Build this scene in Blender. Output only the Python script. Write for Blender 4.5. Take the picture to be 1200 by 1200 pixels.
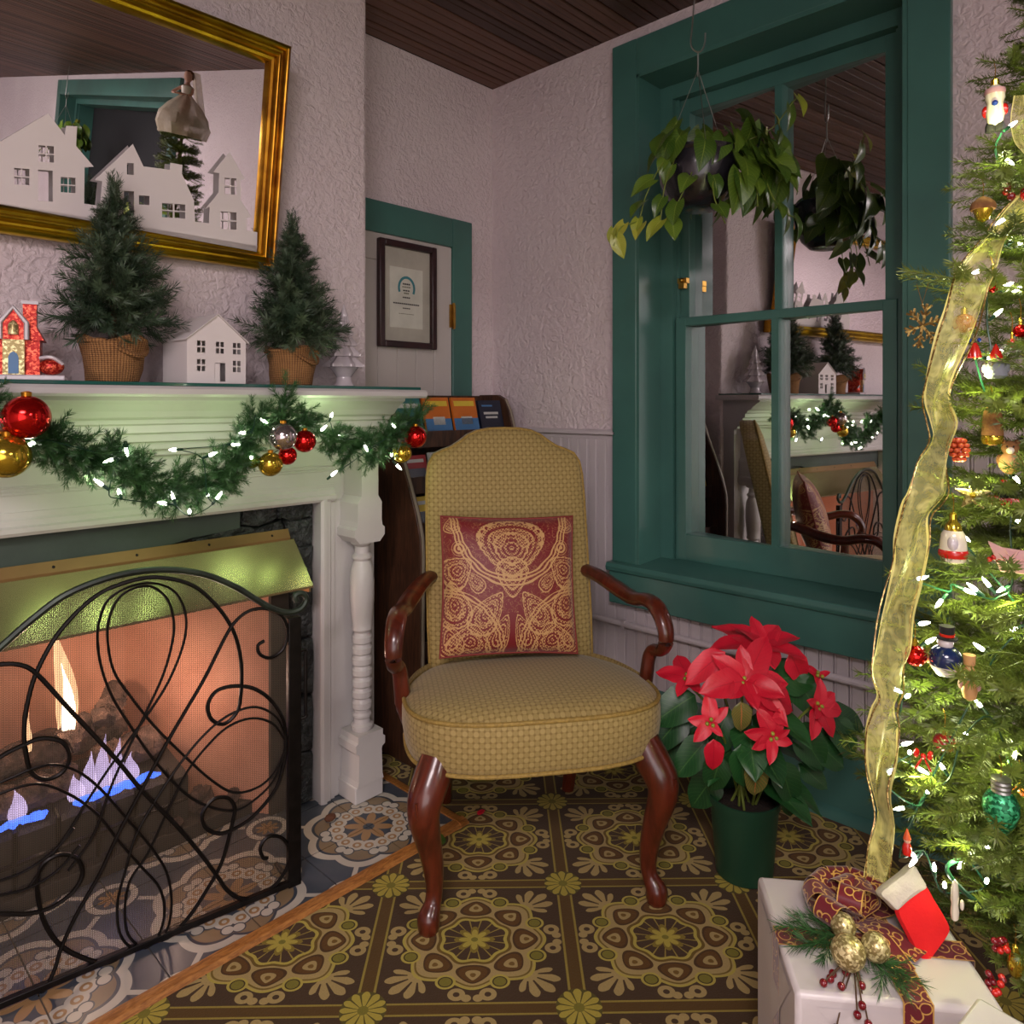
import bpy, bmesh, math, random
from mathutils import Vector, Matrix, Quaternion, Euler

for o in list(bpy.data.objects): bpy.data.objects.remove(o)
C = bpy.context.scene.collection
scene = bpy.context.scene
R = math.radians

# ------------------------------------------------------------------ camera
EYE = 1.2; FPX = 850.0; HORIZON = 472.0; TH = R(43.6)
ct, st = math.cos(TH), math.sin(TH)
cd = bpy.data.cameras.new('camera'); cam = bpy.data.objects.new('camera', cd); C.objects.link(cam)
cam.location = (0, 0, EYE); cam.rotation_euler = (R(90), 0, TH - R(90))
cd.sensor_width = 36; cd.lens = FPX/1200*36; cd.shift_y = -(600-HORIZON)/1200; cd.clip_start = .02
scene.camera = cam

# ------------------------------------------------------------------ world, large lights, exposure
w = bpy.data.worlds.new('room_glow'); scene.world = w; w.use_nodes = True
w.node_tree.nodes['Background'].inputs[0].default_value = (1, .91, .91, 1)
w.node_tree.nodes['Background'].inputs[1].default_value = 2.15
vs = scene.view_settings
vs.view_transform = 'Standard'; vs.look = 'None'; vs.gamma = 1; vs.use_curve_mapping = False; vs.exposure = 0.64

def lamp(name, kind, loc, energy, color, size=.1, rot=None, parent=None, size_y=None):
    l = bpy.data.lights.new(name, kind); l.energy = energy; l.color = color
    if kind == 'AREA':
        l.shape = 'RECTANGLE' if size_y else 'DISK'; l.size = size
        if size_y: l.size_y = size_y
    elif kind in ('POINT', 'SPOT'): l.shadow_soft_size = size
    o = bpy.data.objects.new(name, l); C.objects.link(o)
    o.location = loc
    if rot: o.rotation_euler = rot
    if parent: o.parent = parent
    return o
lamp('ceiling_light', 'AREA', (-1.0, -.6, 2.46), 60, (1, .86, .88), 1.1)
lamp('ceiling_light', 'AREA', (.9, -3.2, 2.46), 45, (1, .86, .88), .7)

# ------------------------------------------------------------------ survey helpers: a sight line met with a known plane
def ray(px, py):
    a = (px-600)/FPX
    return Vector((ct+st*a, st-ct*a, (HORIZON-py)/FPX))
EYEP = Vector((0, 0, EYE))
def onX(px, py, x): d = ray(px, py); return EYEP + d*(x/d.x)
def onY(px, py, y): d = ray(px, py); return EYEP + d*(y/d.y)
def onZ(px, py, z): d = ray(px, py); return EYEP + d*((z-EYE)/d.z)
def atD(px, py, t): return EYEP + ray(px, py)*t
def rf(r, f, z=0): return Vector((r*st+f*ct, -r*ct+f*st, z))
RIGHT = Vector((st, -ct, 0)); FWD = Vector((ct, st, 0))

def srgb(r, g, b):
    def f(c):
        c /= 255
        return c/12.92 if c <= .04045 else ((c+.055)/1.055)**2.4
    return (f(r), f(g), f(b), 1)

# ------------------------------------------------------------------ node helper
class S:
    def __init__(s, T, k): s.T = T; s.k = k
    def _m(s, op, b=None, c=None):
        n = s.T.nodes.new('ShaderNodeMath'); n.operation = op
        for i, v in enumerate((s, b, c)):
            if v is None: continue
            if isinstance(v, S): s.T.links.new(v.k, n.inputs[i])
            else: n.inputs[i].default_value = v
        return S(s.T, n.outputs[0])
    def __add__(s, o): return s._m('ADD', o)
    __radd__ = __add__
    def __sub__(s, o): return s._m('SUBTRACT', o)
    def __rsub__(s, o): return (s*-1)+o
    def __mul__(s, o): return s._m('MULTIPLY', o)
    __rmul__ = __mul__
    def __truediv__(s, o): return s._m('DIVIDE', o)
    def abs(s): return s._m('ABSOLUTE')
    def fract(s): return s._m('FRACT')
    def floor(s): return s._m('FLOOR')
    def sin(s): return s._m('SINE')
    def cos(s): return s._m('COSINE')
    def sqrt(s): return s._m('SQRT')
    def gt(s, o): return s._m('GREATER_THAN', o)
    def lt(s, o): return s._m('LESS_THAN', o)
    def mx(s, o): return s._m('MAXIMUM', o)
    def mn(s, o): return s._m('MINIMUM', o)
    def atan2(s, o): return s._m('ARCTAN2', o)
    def mod(s, o): return s._m('FLOORED_MODULO', o)
    def band(s, lo, hi): return s.gt(lo)*s.lt(hi)
    def inv(s): return 1-s
def hyp(a, b): return (a*a+b*b).sqrt()

class Mat:
    def __init__(s, name):
        s.m = bpy.data.materials.new(name); s.m.use_nodes = True; s.T = s.m.node_tree
        s.b = s.T.nodes['Principled BSDF']
    def coord(s, kind='Object', scale=1.0, rot=0.0, loc=(0, 0, 0)):
        t = s.T.nodes.new('ShaderNodeTexCoord'); mp = s.T.nodes.new('ShaderNodeMapping')
        s.T.links.new(t.outputs[kind], mp.inputs[0])
        sc = scale if isinstance(scale, (tuple, list)) else (scale,)*3
        mp.inputs['Scale'].default_value = sc; mp.inputs['Rotation'].default_value = (0, 0, rot); mp.inputs['Location'].default_value = loc
        return mp.outputs[0]
    def pos(s, rot=0.0, loc=(0, 0, 0)):
        g = s.T.nodes.new('ShaderNodeNewGeometry'); mp = s.T.nodes.new('ShaderNodeMapping'); mp.vector_type = 'TEXTURE'
        s.T.links.new(g.outputs['Position'], mp.inputs[0]); mp.inputs['Rotation'].default_value = (0, 0, rot); mp.inputs['Location'].default_value = loc
        return mp.outputs[0]
    def xyz(s, vec):
        n = s.T.nodes.new('ShaderNodeSeparateXYZ'); s.T.links.new(vec, n.inputs[0])
        return [S(s.T, n.outputs[i]) for i in range(3)]
    def noise(s, vec=None, scale=5, detail=4, rough=.55, dist=0, out='Fac'):
        n = s.T.nodes.new('ShaderNodeTexNoise'); n.inputs['Scale'].default_value = scale; n.inputs['Detail'].default_value = detail
        n.inputs['Roughness'].default_value = rough; n.inputs['Distortion'].default_value = dist
        if vec is not None: s.T.links.new(vec, n.inputs['Vector'])
        return S(s.T, n.outputs[out])
    def voro(s, vec=None, scale=5, feat='F1', out='Distance', rnd=1.0):
        n = s.T.nodes.new('ShaderNodeTexVoronoi'); n.feature = feat; n.inputs['Scale'].default_value = scale
        n.inputs['Randomness'].default_value = rnd
        if vec is not None: s.T.links.new(vec, n.inputs['Vector'])
        return S(s.T, n.outputs[out])
    def rnd(s):
        return S(s.T, s.T.nodes.new('ShaderNodeObjectInfo').outputs['Random'])
    def ramp(s, f, lo, hi):
        n = s.T.nodes.new('ShaderNodeMapRange'); n.interpolation_type = 'SMOOTHSTEP'; n.clamp = True
        s.T.links.new(f.k, n.inputs[0]); n.inputs[1].default_value = lo; n.inputs[2].default_value = hi
        return S(s.T, n.outputs[0])
    def mix(s, f, a, b):
        n = s.T.nodes.new('ShaderNodeMix'); n.data_type = 'RGBA'
        for i, v in ((0, f), (6, a), (7, b)):
            if isinstance(v, S): s.T.links.new(v.k, n.inputs[i])
            else: n.inputs[i].default_value = v
        return S(s.T, n.outputs[2])
    def col(s, v):
        if isinstance(v, S): s.T.links.new(v.k, s.b.inputs['Base Color'])
        else: s.b.inputs['Base Color'].default_value = v
        return s
    def set(s, **k):
        for n, v in k.items():
            n = n.replace('_', ' ')
            if isinstance(v, S): s.T.links.new(v.k, s.b.inputs[n])
            else: s.b.inputs[n].default_value = v
        return s
    def bump(s, f, strength=.3, dist=.01):
        n = s.T.nodes.new('ShaderNodeBump'); n.inputs['Strength'].default_value = strength; n.inputs['Distance'].default_value = dist
        s.T.links.new(f.k, n.inputs['Height']); s.T.links.new(n.outputs[0], s.b.inputs['Normal']); return s

def plain(name, c, rough=.5, metal=0.0, c2=None, ns=8, bump=0, bs=60, bd=.003, coat=0, detail=4, **kw):
    m = Mat(name); v = m.coord()
    m.set(Roughness=rough, Metallic=metal)
    if coat: m.b.inputs['Coat Weight'].default_value = coat; m.b.inputs['Coat Roughness'].default_value = .12
    n = m.noise(v, ns, detail)
    c2 = c2 or tuple(x*.8 for x in c[:3])+(1,)
    m.col(m.mix(m.ramp(n, .3, .7), c2, c))
    if bump: m.bump(m.noise(v, bs, 5), bump, bd)
    m.set(**kw)
    return m.m
def rndcol(name, c, c2, rough=.5, sub=0, **kw):
    m = Mat(name); m.set(Roughness=rough)
    v = m.coord(); n = m.noise(v, 25, 2)
    m.col(m.mix((m.rnd()*.7+n*.5).mn(1.0), c, c2)); m.set(**kw)
    return m.m
def emit(name, c, st_):
    m = Mat(name); v = m.coord(); n = m.noise(v, 30, 1)
    m.col(c); m.set(Roughness=.3)
    m.T.links.new(m.mix(n, c, c).k, m.b.inputs['Emission Color']); m.b.inputs['Emission Strength'].default_value = st_
    return m.m
def wood(name, dark, light, scale=(3, 3, 30), rough=.35, coat=0, axis_rot=0):
    m = Mat(name); v = m.coord('Object', scale); n = m.noise(v, 4, 6, .6, 1.2); n2 = m.noise(v, 14, 3)
    m.col(m.mix(m.ramp(n*.75+n2*.25, .35, .65), dark, light)).set(Roughness=rough)
    if coat: m.b.inputs['Coat Weight'].default_value = coat; m.b.inputs['Coat Roughness'].default_value = .1
    m.bump(n2, .15, .001)
    return m.m

M = {}
# stucco
def stucco(name, c, c2):
    m = Mat(name); v = m.pos()
    a = m.noise(v, 55, 3, .5, .6); b = m.noise(v, 18, 3, .5, .4); d = m.noise(v, 1.3, 3)
    m.col(m.mix(m.ramp(d, .3, .7), c, c2)).set(Roughness=.62)
    m.bump(m.ramp(a*.6+b*.4, .36, .64), .6, .007)
    return m.m
M['stucco'] = stucco('stucco', srgb(206, 190, 194), srgb(214, 200, 202))
def paint_green(name='green_paint'):
    m = Mat(name); v = m.pos(); n = m.noise(v, 3, 4); b = m.noise(v, 140, 2)
    m.col(m.mix(m.ramp(n, .3, .7), srgb(58, 97, 90), srgb(66, 111, 102))).set(Roughness=.33, Specular_IOR_Level=.5)
    m.bump(b, .08, .002); return m.m
M['green'] = paint_green()
M['white_paint'] = plain('white_paint', srgb(192, 188, 186), .4, c2=srgb(182, 177, 177), ns=4, bump=.05, bs=90)
M['bead_white'] = plain('beadboard_white', srgb(196, 186, 190), .5, c2=srgb(186, 176, 180), ns=3)
M['door_white'] = plain('door_white', srgb(190, 182, 178), .5, c2=srgb(182, 174, 170), ns=3)
M['ceil'] = None
def ceilmat():
    m = Mat('ceiling_wood'); v = m.coord('Object', (1.2, 14, 14)); n = m.noise(v, 5, 5, .6, .8); r = m.rnd()
    m.col(m.mix(m.ramp(n*.6+r*.4, .3, .7), srgb(64, 42, 36), srgb(104, 72, 60))).set(Roughness=.5)
    m.bump(n, .1, .002); return m.m
M['ceil'] = ceilmat()
M['ceil_gap'] = plain('ceiling_gap', srgb(22, 14, 12), .8)
M['dark'] = plain('night_dark', (.004, .004, .006, 1), .9)
def pane():
    m = Mat('night_pane'); v = m.pos(); n = m.noise(v, 9, 4)
    g = m.T.nodes.new('ShaderNodeBsdfGlossy'); g.inputs['Roughness'].default_value = .012
    T = m.T; T.links.new(m.mix(n, (.80, .79, .80, 1), (.90, .88, .88, 1)).k, g.inputs['Color'])
    mx = T.nodes.new('ShaderNodeMixShader'); mx.inputs[0].default_value = .90
    m.col((.01, .01, .014, 1)).set(Roughness=.1)
    T.links.new(m.b.outputs[0], mx.inputs[1]); T.links.new(g.outputs[0], mx.inputs[2])
    T.links.new(mx.outputs[0], T.nodes['Material Output'].inputs[0])
    return m.m
M['pane'] = pane()
M['brass'] = plain('brass', srgb(190, 150, 70), .3, 1, c2=srgb(150, 110, 50), ns=20)
M['hood_brass'] = plain('hood_brass', srgb(176, 164, 128), .26, .85, c2=srgb(160, 146, 108), ns=3, bump=.03, bs=20)
M['hood_lip'] = plain('hood_lip', srgb(126, 94, 54), .45, .3, c2=srgb(108, 80, 44), ns=5)
M['iron'] = plain('black_iron', srgb(30, 26, 25), .42, .7, c2=srgb(20, 17, 16), ns=40, bump=.1, bs=200)
M['iron_green'] = plain('patina_iron', srgb(52, 62, 52), .4, .5, c2=srgb(36, 42, 38), ns=20)
M['steel'] = plain('steel_wire', srgb(170, 170, 165), .35, .9)
M['slate'] = plain('slate', srgb(50, 54, 54), .5, c2=srgb(22, 24, 26), ns=22, bump=1.0, bs=30, bd=.03, detail=7)
M['slate_slab'] = plain('slate_slab', srgb(60, 72, 66), .6, c2=srgb(48, 58, 54), ns=5, bump=.15, bs=120)
M['firebrick'] = plain('firebrick_panel', srgb(206, 148, 122), .75, c2=srgb(180, 122, 98), ns=5, bump=.25, bs=60)
M['soot'] = plain('soot_metal', srgb(54, 46, 40), .7, c2=srgb(34, 29, 27), ns=10)
M['log'] = plain('ceramic_log', srgb(112, 84, 72), .9, c2=srgb(52, 38, 36), ns=28, bump=1, bs=40, bd=.02)
M['oak'] = wood('oak_strip', srgb(126, 76, 34), srgb(174, 116, 58), (6, 30, 30), .4)
M['cherry'] = wood('cherry_wood', srgb(62, 20, 11), srgb(94, 36, 20), (5, 5, 1.2), .3, .35)
M['walnut'] = wood('walnut_ply', srgb(48, 28, 18), srgb(84, 52, 34), (14, 14, 1.5), .5)
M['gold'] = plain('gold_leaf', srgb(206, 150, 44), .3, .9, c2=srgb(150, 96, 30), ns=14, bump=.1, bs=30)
M['gold_lit'] = plain('gold_leaf_lit', srgb(206, 178, 44), .28, .9, c2=srgb(170, 136, 30), ns=10)  # same gold leaf for horizontal frame sides, with the light put into its colour
def mirror():
    m = Mat('mirror_silver'); m.col((.86, .85, .86, 1)).set(Roughness=.003, Metallic=1.0); v = m.pos(); n = m.noise(v, 2, 2)
    m.col(m.mix(n, (.86, .85, .87, 1), (.82, .82, .82, 1))); return m.m
M['mirror'] = mirror()
M['paper'] = plain('white_paper', srgb(224, 216, 214), .7, c2=srgb(218, 209, 209), ns=3)
M['paper_roof'] = plain('grey_paper', srgb(150, 136, 138), .7)
M['frame_dark'] = plain('mahogany_frame', srgb(50, 22, 24), .35, c2=srgb(36, 15, 18), ns=20)
M['mat_board'] = plain('mat_board', srgb(178, 172, 160), .8)
M['certificate'] = plain('certificate_paper', srgb(206, 204, 192), .6)
M['teal'] = plain('teal_ink', srgb(60, 130, 140), .6)
M['ink'] = plain('dark_ink', srgb(60, 58, 58), .6)
M['tree_needle'] = rndcol('fir_needle', srgb(58, 76, 26), srgb(112, 126, 50), .45)
M['dark_needle'] = rndcol('spruce_needle', srgb(26, 52, 36), srgb(74, 92, 66), .5)
M['garland_needle'] = rndcol('garland_needle', srgb(26, 66, 32), srgb(66, 108, 58), .45)
M['twig'] = plain('twig_bark', srgb(86, 62, 40), .8)
M['wire_green'] = plain('green_wire', srgb(20, 60, 44), .4)
def burlap():
    m = Mat('burlap'); x, y, z = m.xyz(m.coord('Object', 1)); a = (z*1400).sin()*.5+.5; h = x.atan2(y); b = (h*60).sin()*.5+.5
    n = m.noise(m.coord(), 30, 3)
    m.col(m.mix(m.ramp((a+b)*.35+n*.4, .3, .8), srgb(98, 64, 34), srgb(168, 122, 74))).set(Roughness=.9)
    m.bump(a+b, .5, .002); return m.m
M['burlap'] = burlap()
def ball(name, c, rough=.14, metal=.85):
    m = Mat(name); n = m.noise(m.coord(), 6, 2); m.col(m.mix(n, c, tuple(x*.75 for x in c[:3])+(1,))).set(Roughness=rough, Metallic=metal); return m.m
M['red_ball'] = ball('red_glass', srgb(214, 30, 28)); M['gold_ball'] = ball('gold_glass', srgb(206, 176, 60)); M['silver_ball'] = ball('silver_glass', srgb(205, 195, 195), .1, .9)
M['green_ball'] = ball('green_glass', srgb(120, 140, 40))
def glitter(name, c, c2, rough=.35, metal=.5, s_=260):
    m = Mat(name); v = m.voro(m.coord(), s_, 'F1', 'Color'); sep = m.T.nodes.new('ShaderNodeSeparateColor'); m.T.links.new(v.k, sep.inputs[0])
    f = S(m.T, sep.outputs[0]); m.col(m.mix(m.ramp(f, .35, .95), c, c2)).set(Roughness=rough, Metallic=metal); m.bump(f, .6, .003); return m.m
M['glit_gold'] = glitter('gold_glitter', srgb(150, 132, 84), srgb(240, 226, 170)); M['glit_green'] = glitter('green_glitter', srgb(8, 92, 54), srgb(80, 200, 140))
M['glit_red'] = glitter('red_glitter', srgb(160, 16, 14), srgb(255, 110, 80)); M['glit_snow'] = glitter('bronze_glitter', srgb(110, 84, 40), srgb(210, 180, 110))
M['red_paint'] = plain('red_lacquer', srgb(196, 30, 24), .25, coat=.5); M['pink'] = plain('pink_clay', srgb(206, 158, 158), .6, bump=.2, bs=80)
M['cream'] = plain('cream_glass', srgb(226, 216, 196), .2, coat=.5); M['navy'] = None
def navy():
    m = Mat('starry_blue'); v = m.voro(m.coord(), 90, 'F1', 'Distance'); m.col(m.mix(v.lt(.2), srgb(16, 34, 78), srgb(220, 226, 236))).set(Roughness=.2, Coat_Weight=.6); return m.m
M['navy'] = navy()
M['black_felt'] = plain('black_felt', srgb(24, 22, 24), .9); M['grey_fur'] = plain('grey_fur', srgb(120, 124, 132), .95, bump=.8, bs=120)
M['brown_fur'] = plain('brown_fur', srgb(150, 104, 60), .95, c2=srgb(104, 66, 36), ns=40, bump=.8, bs=120)
M['tan_wood'] = plain('tan_wood', srgb(196, 146, 96), .6); M['ceramic'] = plain('white_ceramic', srgb(206, 196, 202), .18, coat=.6)
M['blue_gem'] = plain('blue_gem', srgb(30, 60, 150), .15, coat=.5)
M['bulb'] = emit('lit_mini_bulb', (1, .97, .82, 1), 16)
def flamemat(name, c, st_, dens):
    m = Mat(name); T = m.T; e = T.nodes.new('ShaderNodeEmission'); tr = T.nodes.new('ShaderNodeBsdfTransparent'); mx = T.nodes.new('ShaderNodeMixShader')
    v = m.coord('Object', (60, 60, 12)); n = m.noise(v, 1, 3); e.inputs[0].default_value = c; e.inputs[1].default_value = st_
    T.links.new((m.ramp(n, .3, .7)*dens*.5+dens*.5).k, mx.inputs[0]); T.links.new(tr.outputs[0], mx.inputs[1]); T.links.new(e.outputs[0], mx.inputs[2]); T.links.new(mx.outputs[0], T.nodes['Material Output'].inputs[0]); return m.m
M['flame'] = flamemat('orange_flame', (1, .55, .28, 1), 2.0, .5); M['flame_core'] = flamemat('white_flame', (1, .80, .55, 1), 5, .8); M['flame_blue'] = flamemat('blue_flame', (.06, .16, 1, 1), 2.2, .9); M['flame_violet'] = flamemat('violet_flame', (.80, .62, 1, 1), 1.5, .38)
M['pot_green'] = plain('green_plastic', srgb(28, 66, 46), .42, c2=srgb(24, 58, 40), ns=5); M['pot_dark'] = plain('dark_glaze', srgb(34, 32, 38), .25, coat=.3)
M['soil'] = plain('soil', srgb(42, 28, 20), .95, bump=1, bs=50, bd=.02)
def leafmat(name, c, c2, vein, rough=.4, sub=.0):
    m = Mat(name); x, y, z = m.xyz(m.coord('UV')); t = (x-.5).abs()
    ve = ((y+t*-.55)*11).fract(); side = ve.lt(.10)*t.gt(.015); mid = t.lt(.018)
    f = (side*.55).mx(mid*.9); n = m.noise(m.coord(), 18, 2); r = m.rnd()
    m.col(m.mix(f*.6, m.mix((n*.5+r*.6).mn(1.0), c, c2), vein)).set(Roughness=rough)
    m.bump(f, -.25, .003); return m.m
M['bract'] = leafmat('red_bract', srgb(186, 8, 40), srgb(222, 34, 58), srgb(160, 6, 34), .45)
M['poin_leaf'] = leafmat('poinsettia_leaf', srgb(16, 50, 26), srgb(36, 88, 40), srgb(80, 120, 60), .4)
M['varie'] = leafmat('two_tone_leaf', srgb(60, 92, 40), srgb(110, 104, 50), srgb(255, 120, 80), .45)
M['philo'] = leafmat('philodendron_leaf', srgb(28, 64, 22), srgb(92, 116, 36), srgb(140, 156, 66), .32)
M['philo_y'] = leafmat('yellow_green_leaf', srgb(110, 130, 36), srgb(170, 164, 60), srgb(180, 180, 90), .35)
M['vine'] = plain('green_vine', srgb(110, 124, 48), .5)
M['gift_paper'] = plain('gift_paper', srgb(214, 206, 204), .35, c2=srgb(206, 198, 198), ns=3, bump=.12, bs=10, bd=.01)
M['felt_red'] = plain('red_felt', srgb(226, 26, 30), .95, c2=srgb(214, 20, 26), bump=.3, bs=200); M['felt_white'] = plain('white_plush', srgb(214, 204, 190), .95, bump=.8, bs=150)
M['berry'] = plain('berry', srgb(120, 12, 26), .2, coat=.6)
def ribbonmat():
    m = Mat('burgundy_ribbon'); u, v, z = m.xyz(m.coord('UV')); p = m.coord('UV', (2.2, 2.2, 1))
    d = m.voro(p, 1.0, 'F1', 'Distance'); ring = (d*15).sin().gt(.80)*d.lt(.60); edge = u.lt(.05).mx(u.gt(.95))
    n = m.noise(p, 12, 2)
    gold = ring.mx(edge)
    m.col(m.mix(gold, m.mix(n, srgb(86, 12, 26), srgb(120, 22, 38)), srgb(206, 160, 80))).set(Roughness=.4, Sheen_Weight=.3); return m.m
M['ribbon'] = ribbonmat()
def sheer():
    m = Mat('sheer_gold_organza'); u, v, z = m.xyz(m.coord('UV')); n = m.noise(m.coord('UV', (2.2, 16, 1)), 1.6, 3, .55, 1.2); wv = (v*560).sin()*.5+.5
    tr = m.T.nodes.new('ShaderNodeBsdfTransparent'); mx = m.T.nodes.new('ShaderNodeMixShader'); edge = u.lt(.05).mx(u.gt(.95))
    f = (m.ramp(n, .42, .70)*.30+.26+wv*.05).mx(edge*.85)
    m.T.links.new(f.k, mx.inputs[0]); m.T.links.new(tr.outputs[0], mx.inputs[1])
    m.col(m.mix(n, srgb(240, 230, 110), srgb(255, 250, 170))).set(Roughness=.4, Transmission_Weight=0.0)
    m.T.links.new(m.b.outputs[0], mx.inputs[2]); m.T.links.new(mx.outputs[0], m.T.nodes['Material Output'].inputs[0]); return m.m
M['sheer'] = sheer()
def meshcloth():
    m = Mat('woven_wire_mesh'); u, v, z = m.xyz(m.coord('UV'))
    a = (u*300).fract().lt(.27); b = ((v*300)+((u*150).floor()*.5)).fract().lt(.27)
    tr = m.T.nodes.new('ShaderNodeBsdfTransparent'); mx = m.T.nodes.new('ShaderNodeMixShader'); f = a.mx(b)
    m.T.links.new(f.k, mx.inputs[0]); m.T.links.new(tr.outputs[0], mx.inputs[1]); m.col(srgb(96, 86, 74)).set(Roughness=.4, Metallic=.6)
    m.T.links.new(m.b.outputs[0], mx.inputs[2]); m.T.links.new(mx.outputs[0], m.T.nodes['Material Output'].inputs[0]); return m.m
M['mesh'] = meshcloth()
def tulle():
    m = Mat('tulle'); tr = m.T.nodes.new('ShaderNodeBsdfTransparent'); mx = m.T.nodes.new('ShaderNodeMixShader'); n = m.noise(m.coord(), 40, 3)
    m.T.links.new((n*.4+.45).k, mx.inputs[0]); m.T.links.new(tr.outputs[0], mx.inputs[1]); m.col(srgb(222, 206, 180)).set(Roughness=.5)
    m.T.links.new(m.b.outputs[0], mx.inputs[2]); m.T.links.new(mx.outputs[0], m.T.nodes['Material Output'].inputs[0]); return m.m
M['tulle'] = tulle(); M['skin'] = plain('doll_skin', srgb(214, 164, 140), .6); M['hair'] = plain('doll_hair', srgb(110, 64, 34), .7)

def fabric():
    m = Mat('gold_dot_fabric'); u, v, z = m.xyz(m.coord('UV', (80, 80, 1)))
    p = u.fract()-.5; q = v.fract()-.5
    d = hyp(p, q); ck = ((u.floor()+v.floor())*.5).fract().gt(.25)
    disc = d.lt(.46); pin = hyp((u+.5).fract()-.5, (v+.5).fract()-.5).lt(.16)
    n = m.noise(m.coord('UV', (500, 500, 1)), 1, 2)
    base = m.mix(disc, srgb(138, 116, 64), m.mix(ck, srgb(164, 142, 88), srgb(150, 129, 76)))
    base = m.mix(pin*ck, base, srgb(96, 70, 32))
    m.col(m.mix(n*.25, base, srgb(120, 100, 46))).set(Roughness=.75, Sheen_Weight=.15); m.bump(d, .25, .002); return m.m
M['fabric'] = fabric()
M['welt'] = plain('gold_welt', srgb(158, 130, 64), .75, c2=srgb(130, 106, 50), ns=120)

def cushion_mat():
    # red damask mirrored about its middle: medallion, fans and paisley drops in pale gold
    m = Mat('red_gold_damask'); u, v, z = m.xyz(m.coord('UV')); x = (u-.5).abs(); y = v
    wob = m.noise(m.coord('UV', (7, 7, 1)), 1, 2)*.05
    def drop(cx, cy, rx, ry, ang, k=1.0):
        ca, sa = math.cos(ang), math.sin(ang); a = (x-cx)*ca+(y-cy)*sa; b = (y-cy)*ca-(x-cx)*sa
        t = b/ry; wdt = (1.0-t*.55)
        return hyp(a/(wdt*rx), t)
    def lace(d, n=26):
        ringy = (d*n*1.5).sin().gt(.05); th = (x*260).sin()*(y*260+x*80).sin(); fine = th.gt(-.05)
        sc_ = d+((x*95).sin()*(y*95).cos())*.05
        return d.lt(1.0)*((ringy*fine).mx(sc_.band(.90, .98)).mx(sc_.band(.50, .55))).mx(0.0)
    f = lace(drop(0, .76, .23, .22, math.pi))
    for a in ((0, .55, .11, .15, math.pi, 16), (.09, .84, .06, .075, .9, 16), (.43, .93, .055, .06, 0, 14), (.27, .52, .05, .09, -.7, 14), (.18, .30, .10, .18, .62, 22), (.40, .60, .11, .13, .9, 20), (.42, .36, .11, .17, -.2, 22), (.30, .10, .15, .13, .2, 22), (.09, .14, .07, .16, .35, 18), (.44, .12, .08, .14, -.3, 18)):
        f = f.mx(lace(drop(*a[:5]), a[5]))
    av = hyp(x-.02, (y-1.02)*.8); f = f.mx(((av*260+(y*60).sin()).sin().gt(.1))*av.band(.36, .425)*y.gt(.45))
    av2 = hyp(x-.50, y-.02); f = f.mx((av2*240+(y*70).sin()).sin().gt(.15)*av2.band(.40, .455))
    c = hyp(x-.385, y-.76); f = f.mx(c.lt(.055)*((c*240).sin().gt(-.2)))
    vx = m.noise(m.coord('UV', (14, 14, 1)), 1, 2, .5, 2.0); vine = vx.band(.488, .516); f = f.mx(vine*.45*y.gt(.3))
    n = m.noise(m.coord('UV', (240, 240, 1)), 1, 1)
    red = m.mix(n, srgb(96, 10, 18), srgb(128, 20, 30)); gold = m.mix(n, srgb(170, 120, 72), srgb(214, 176, 118))
    m.col(m.mix(f.mn(1.0), red, gold)).set(Roughness=.5, Sheen_Weight=.2); m.bump(f, .2, .002); return m.m
M['cushion'] = cushion_mat()

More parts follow.
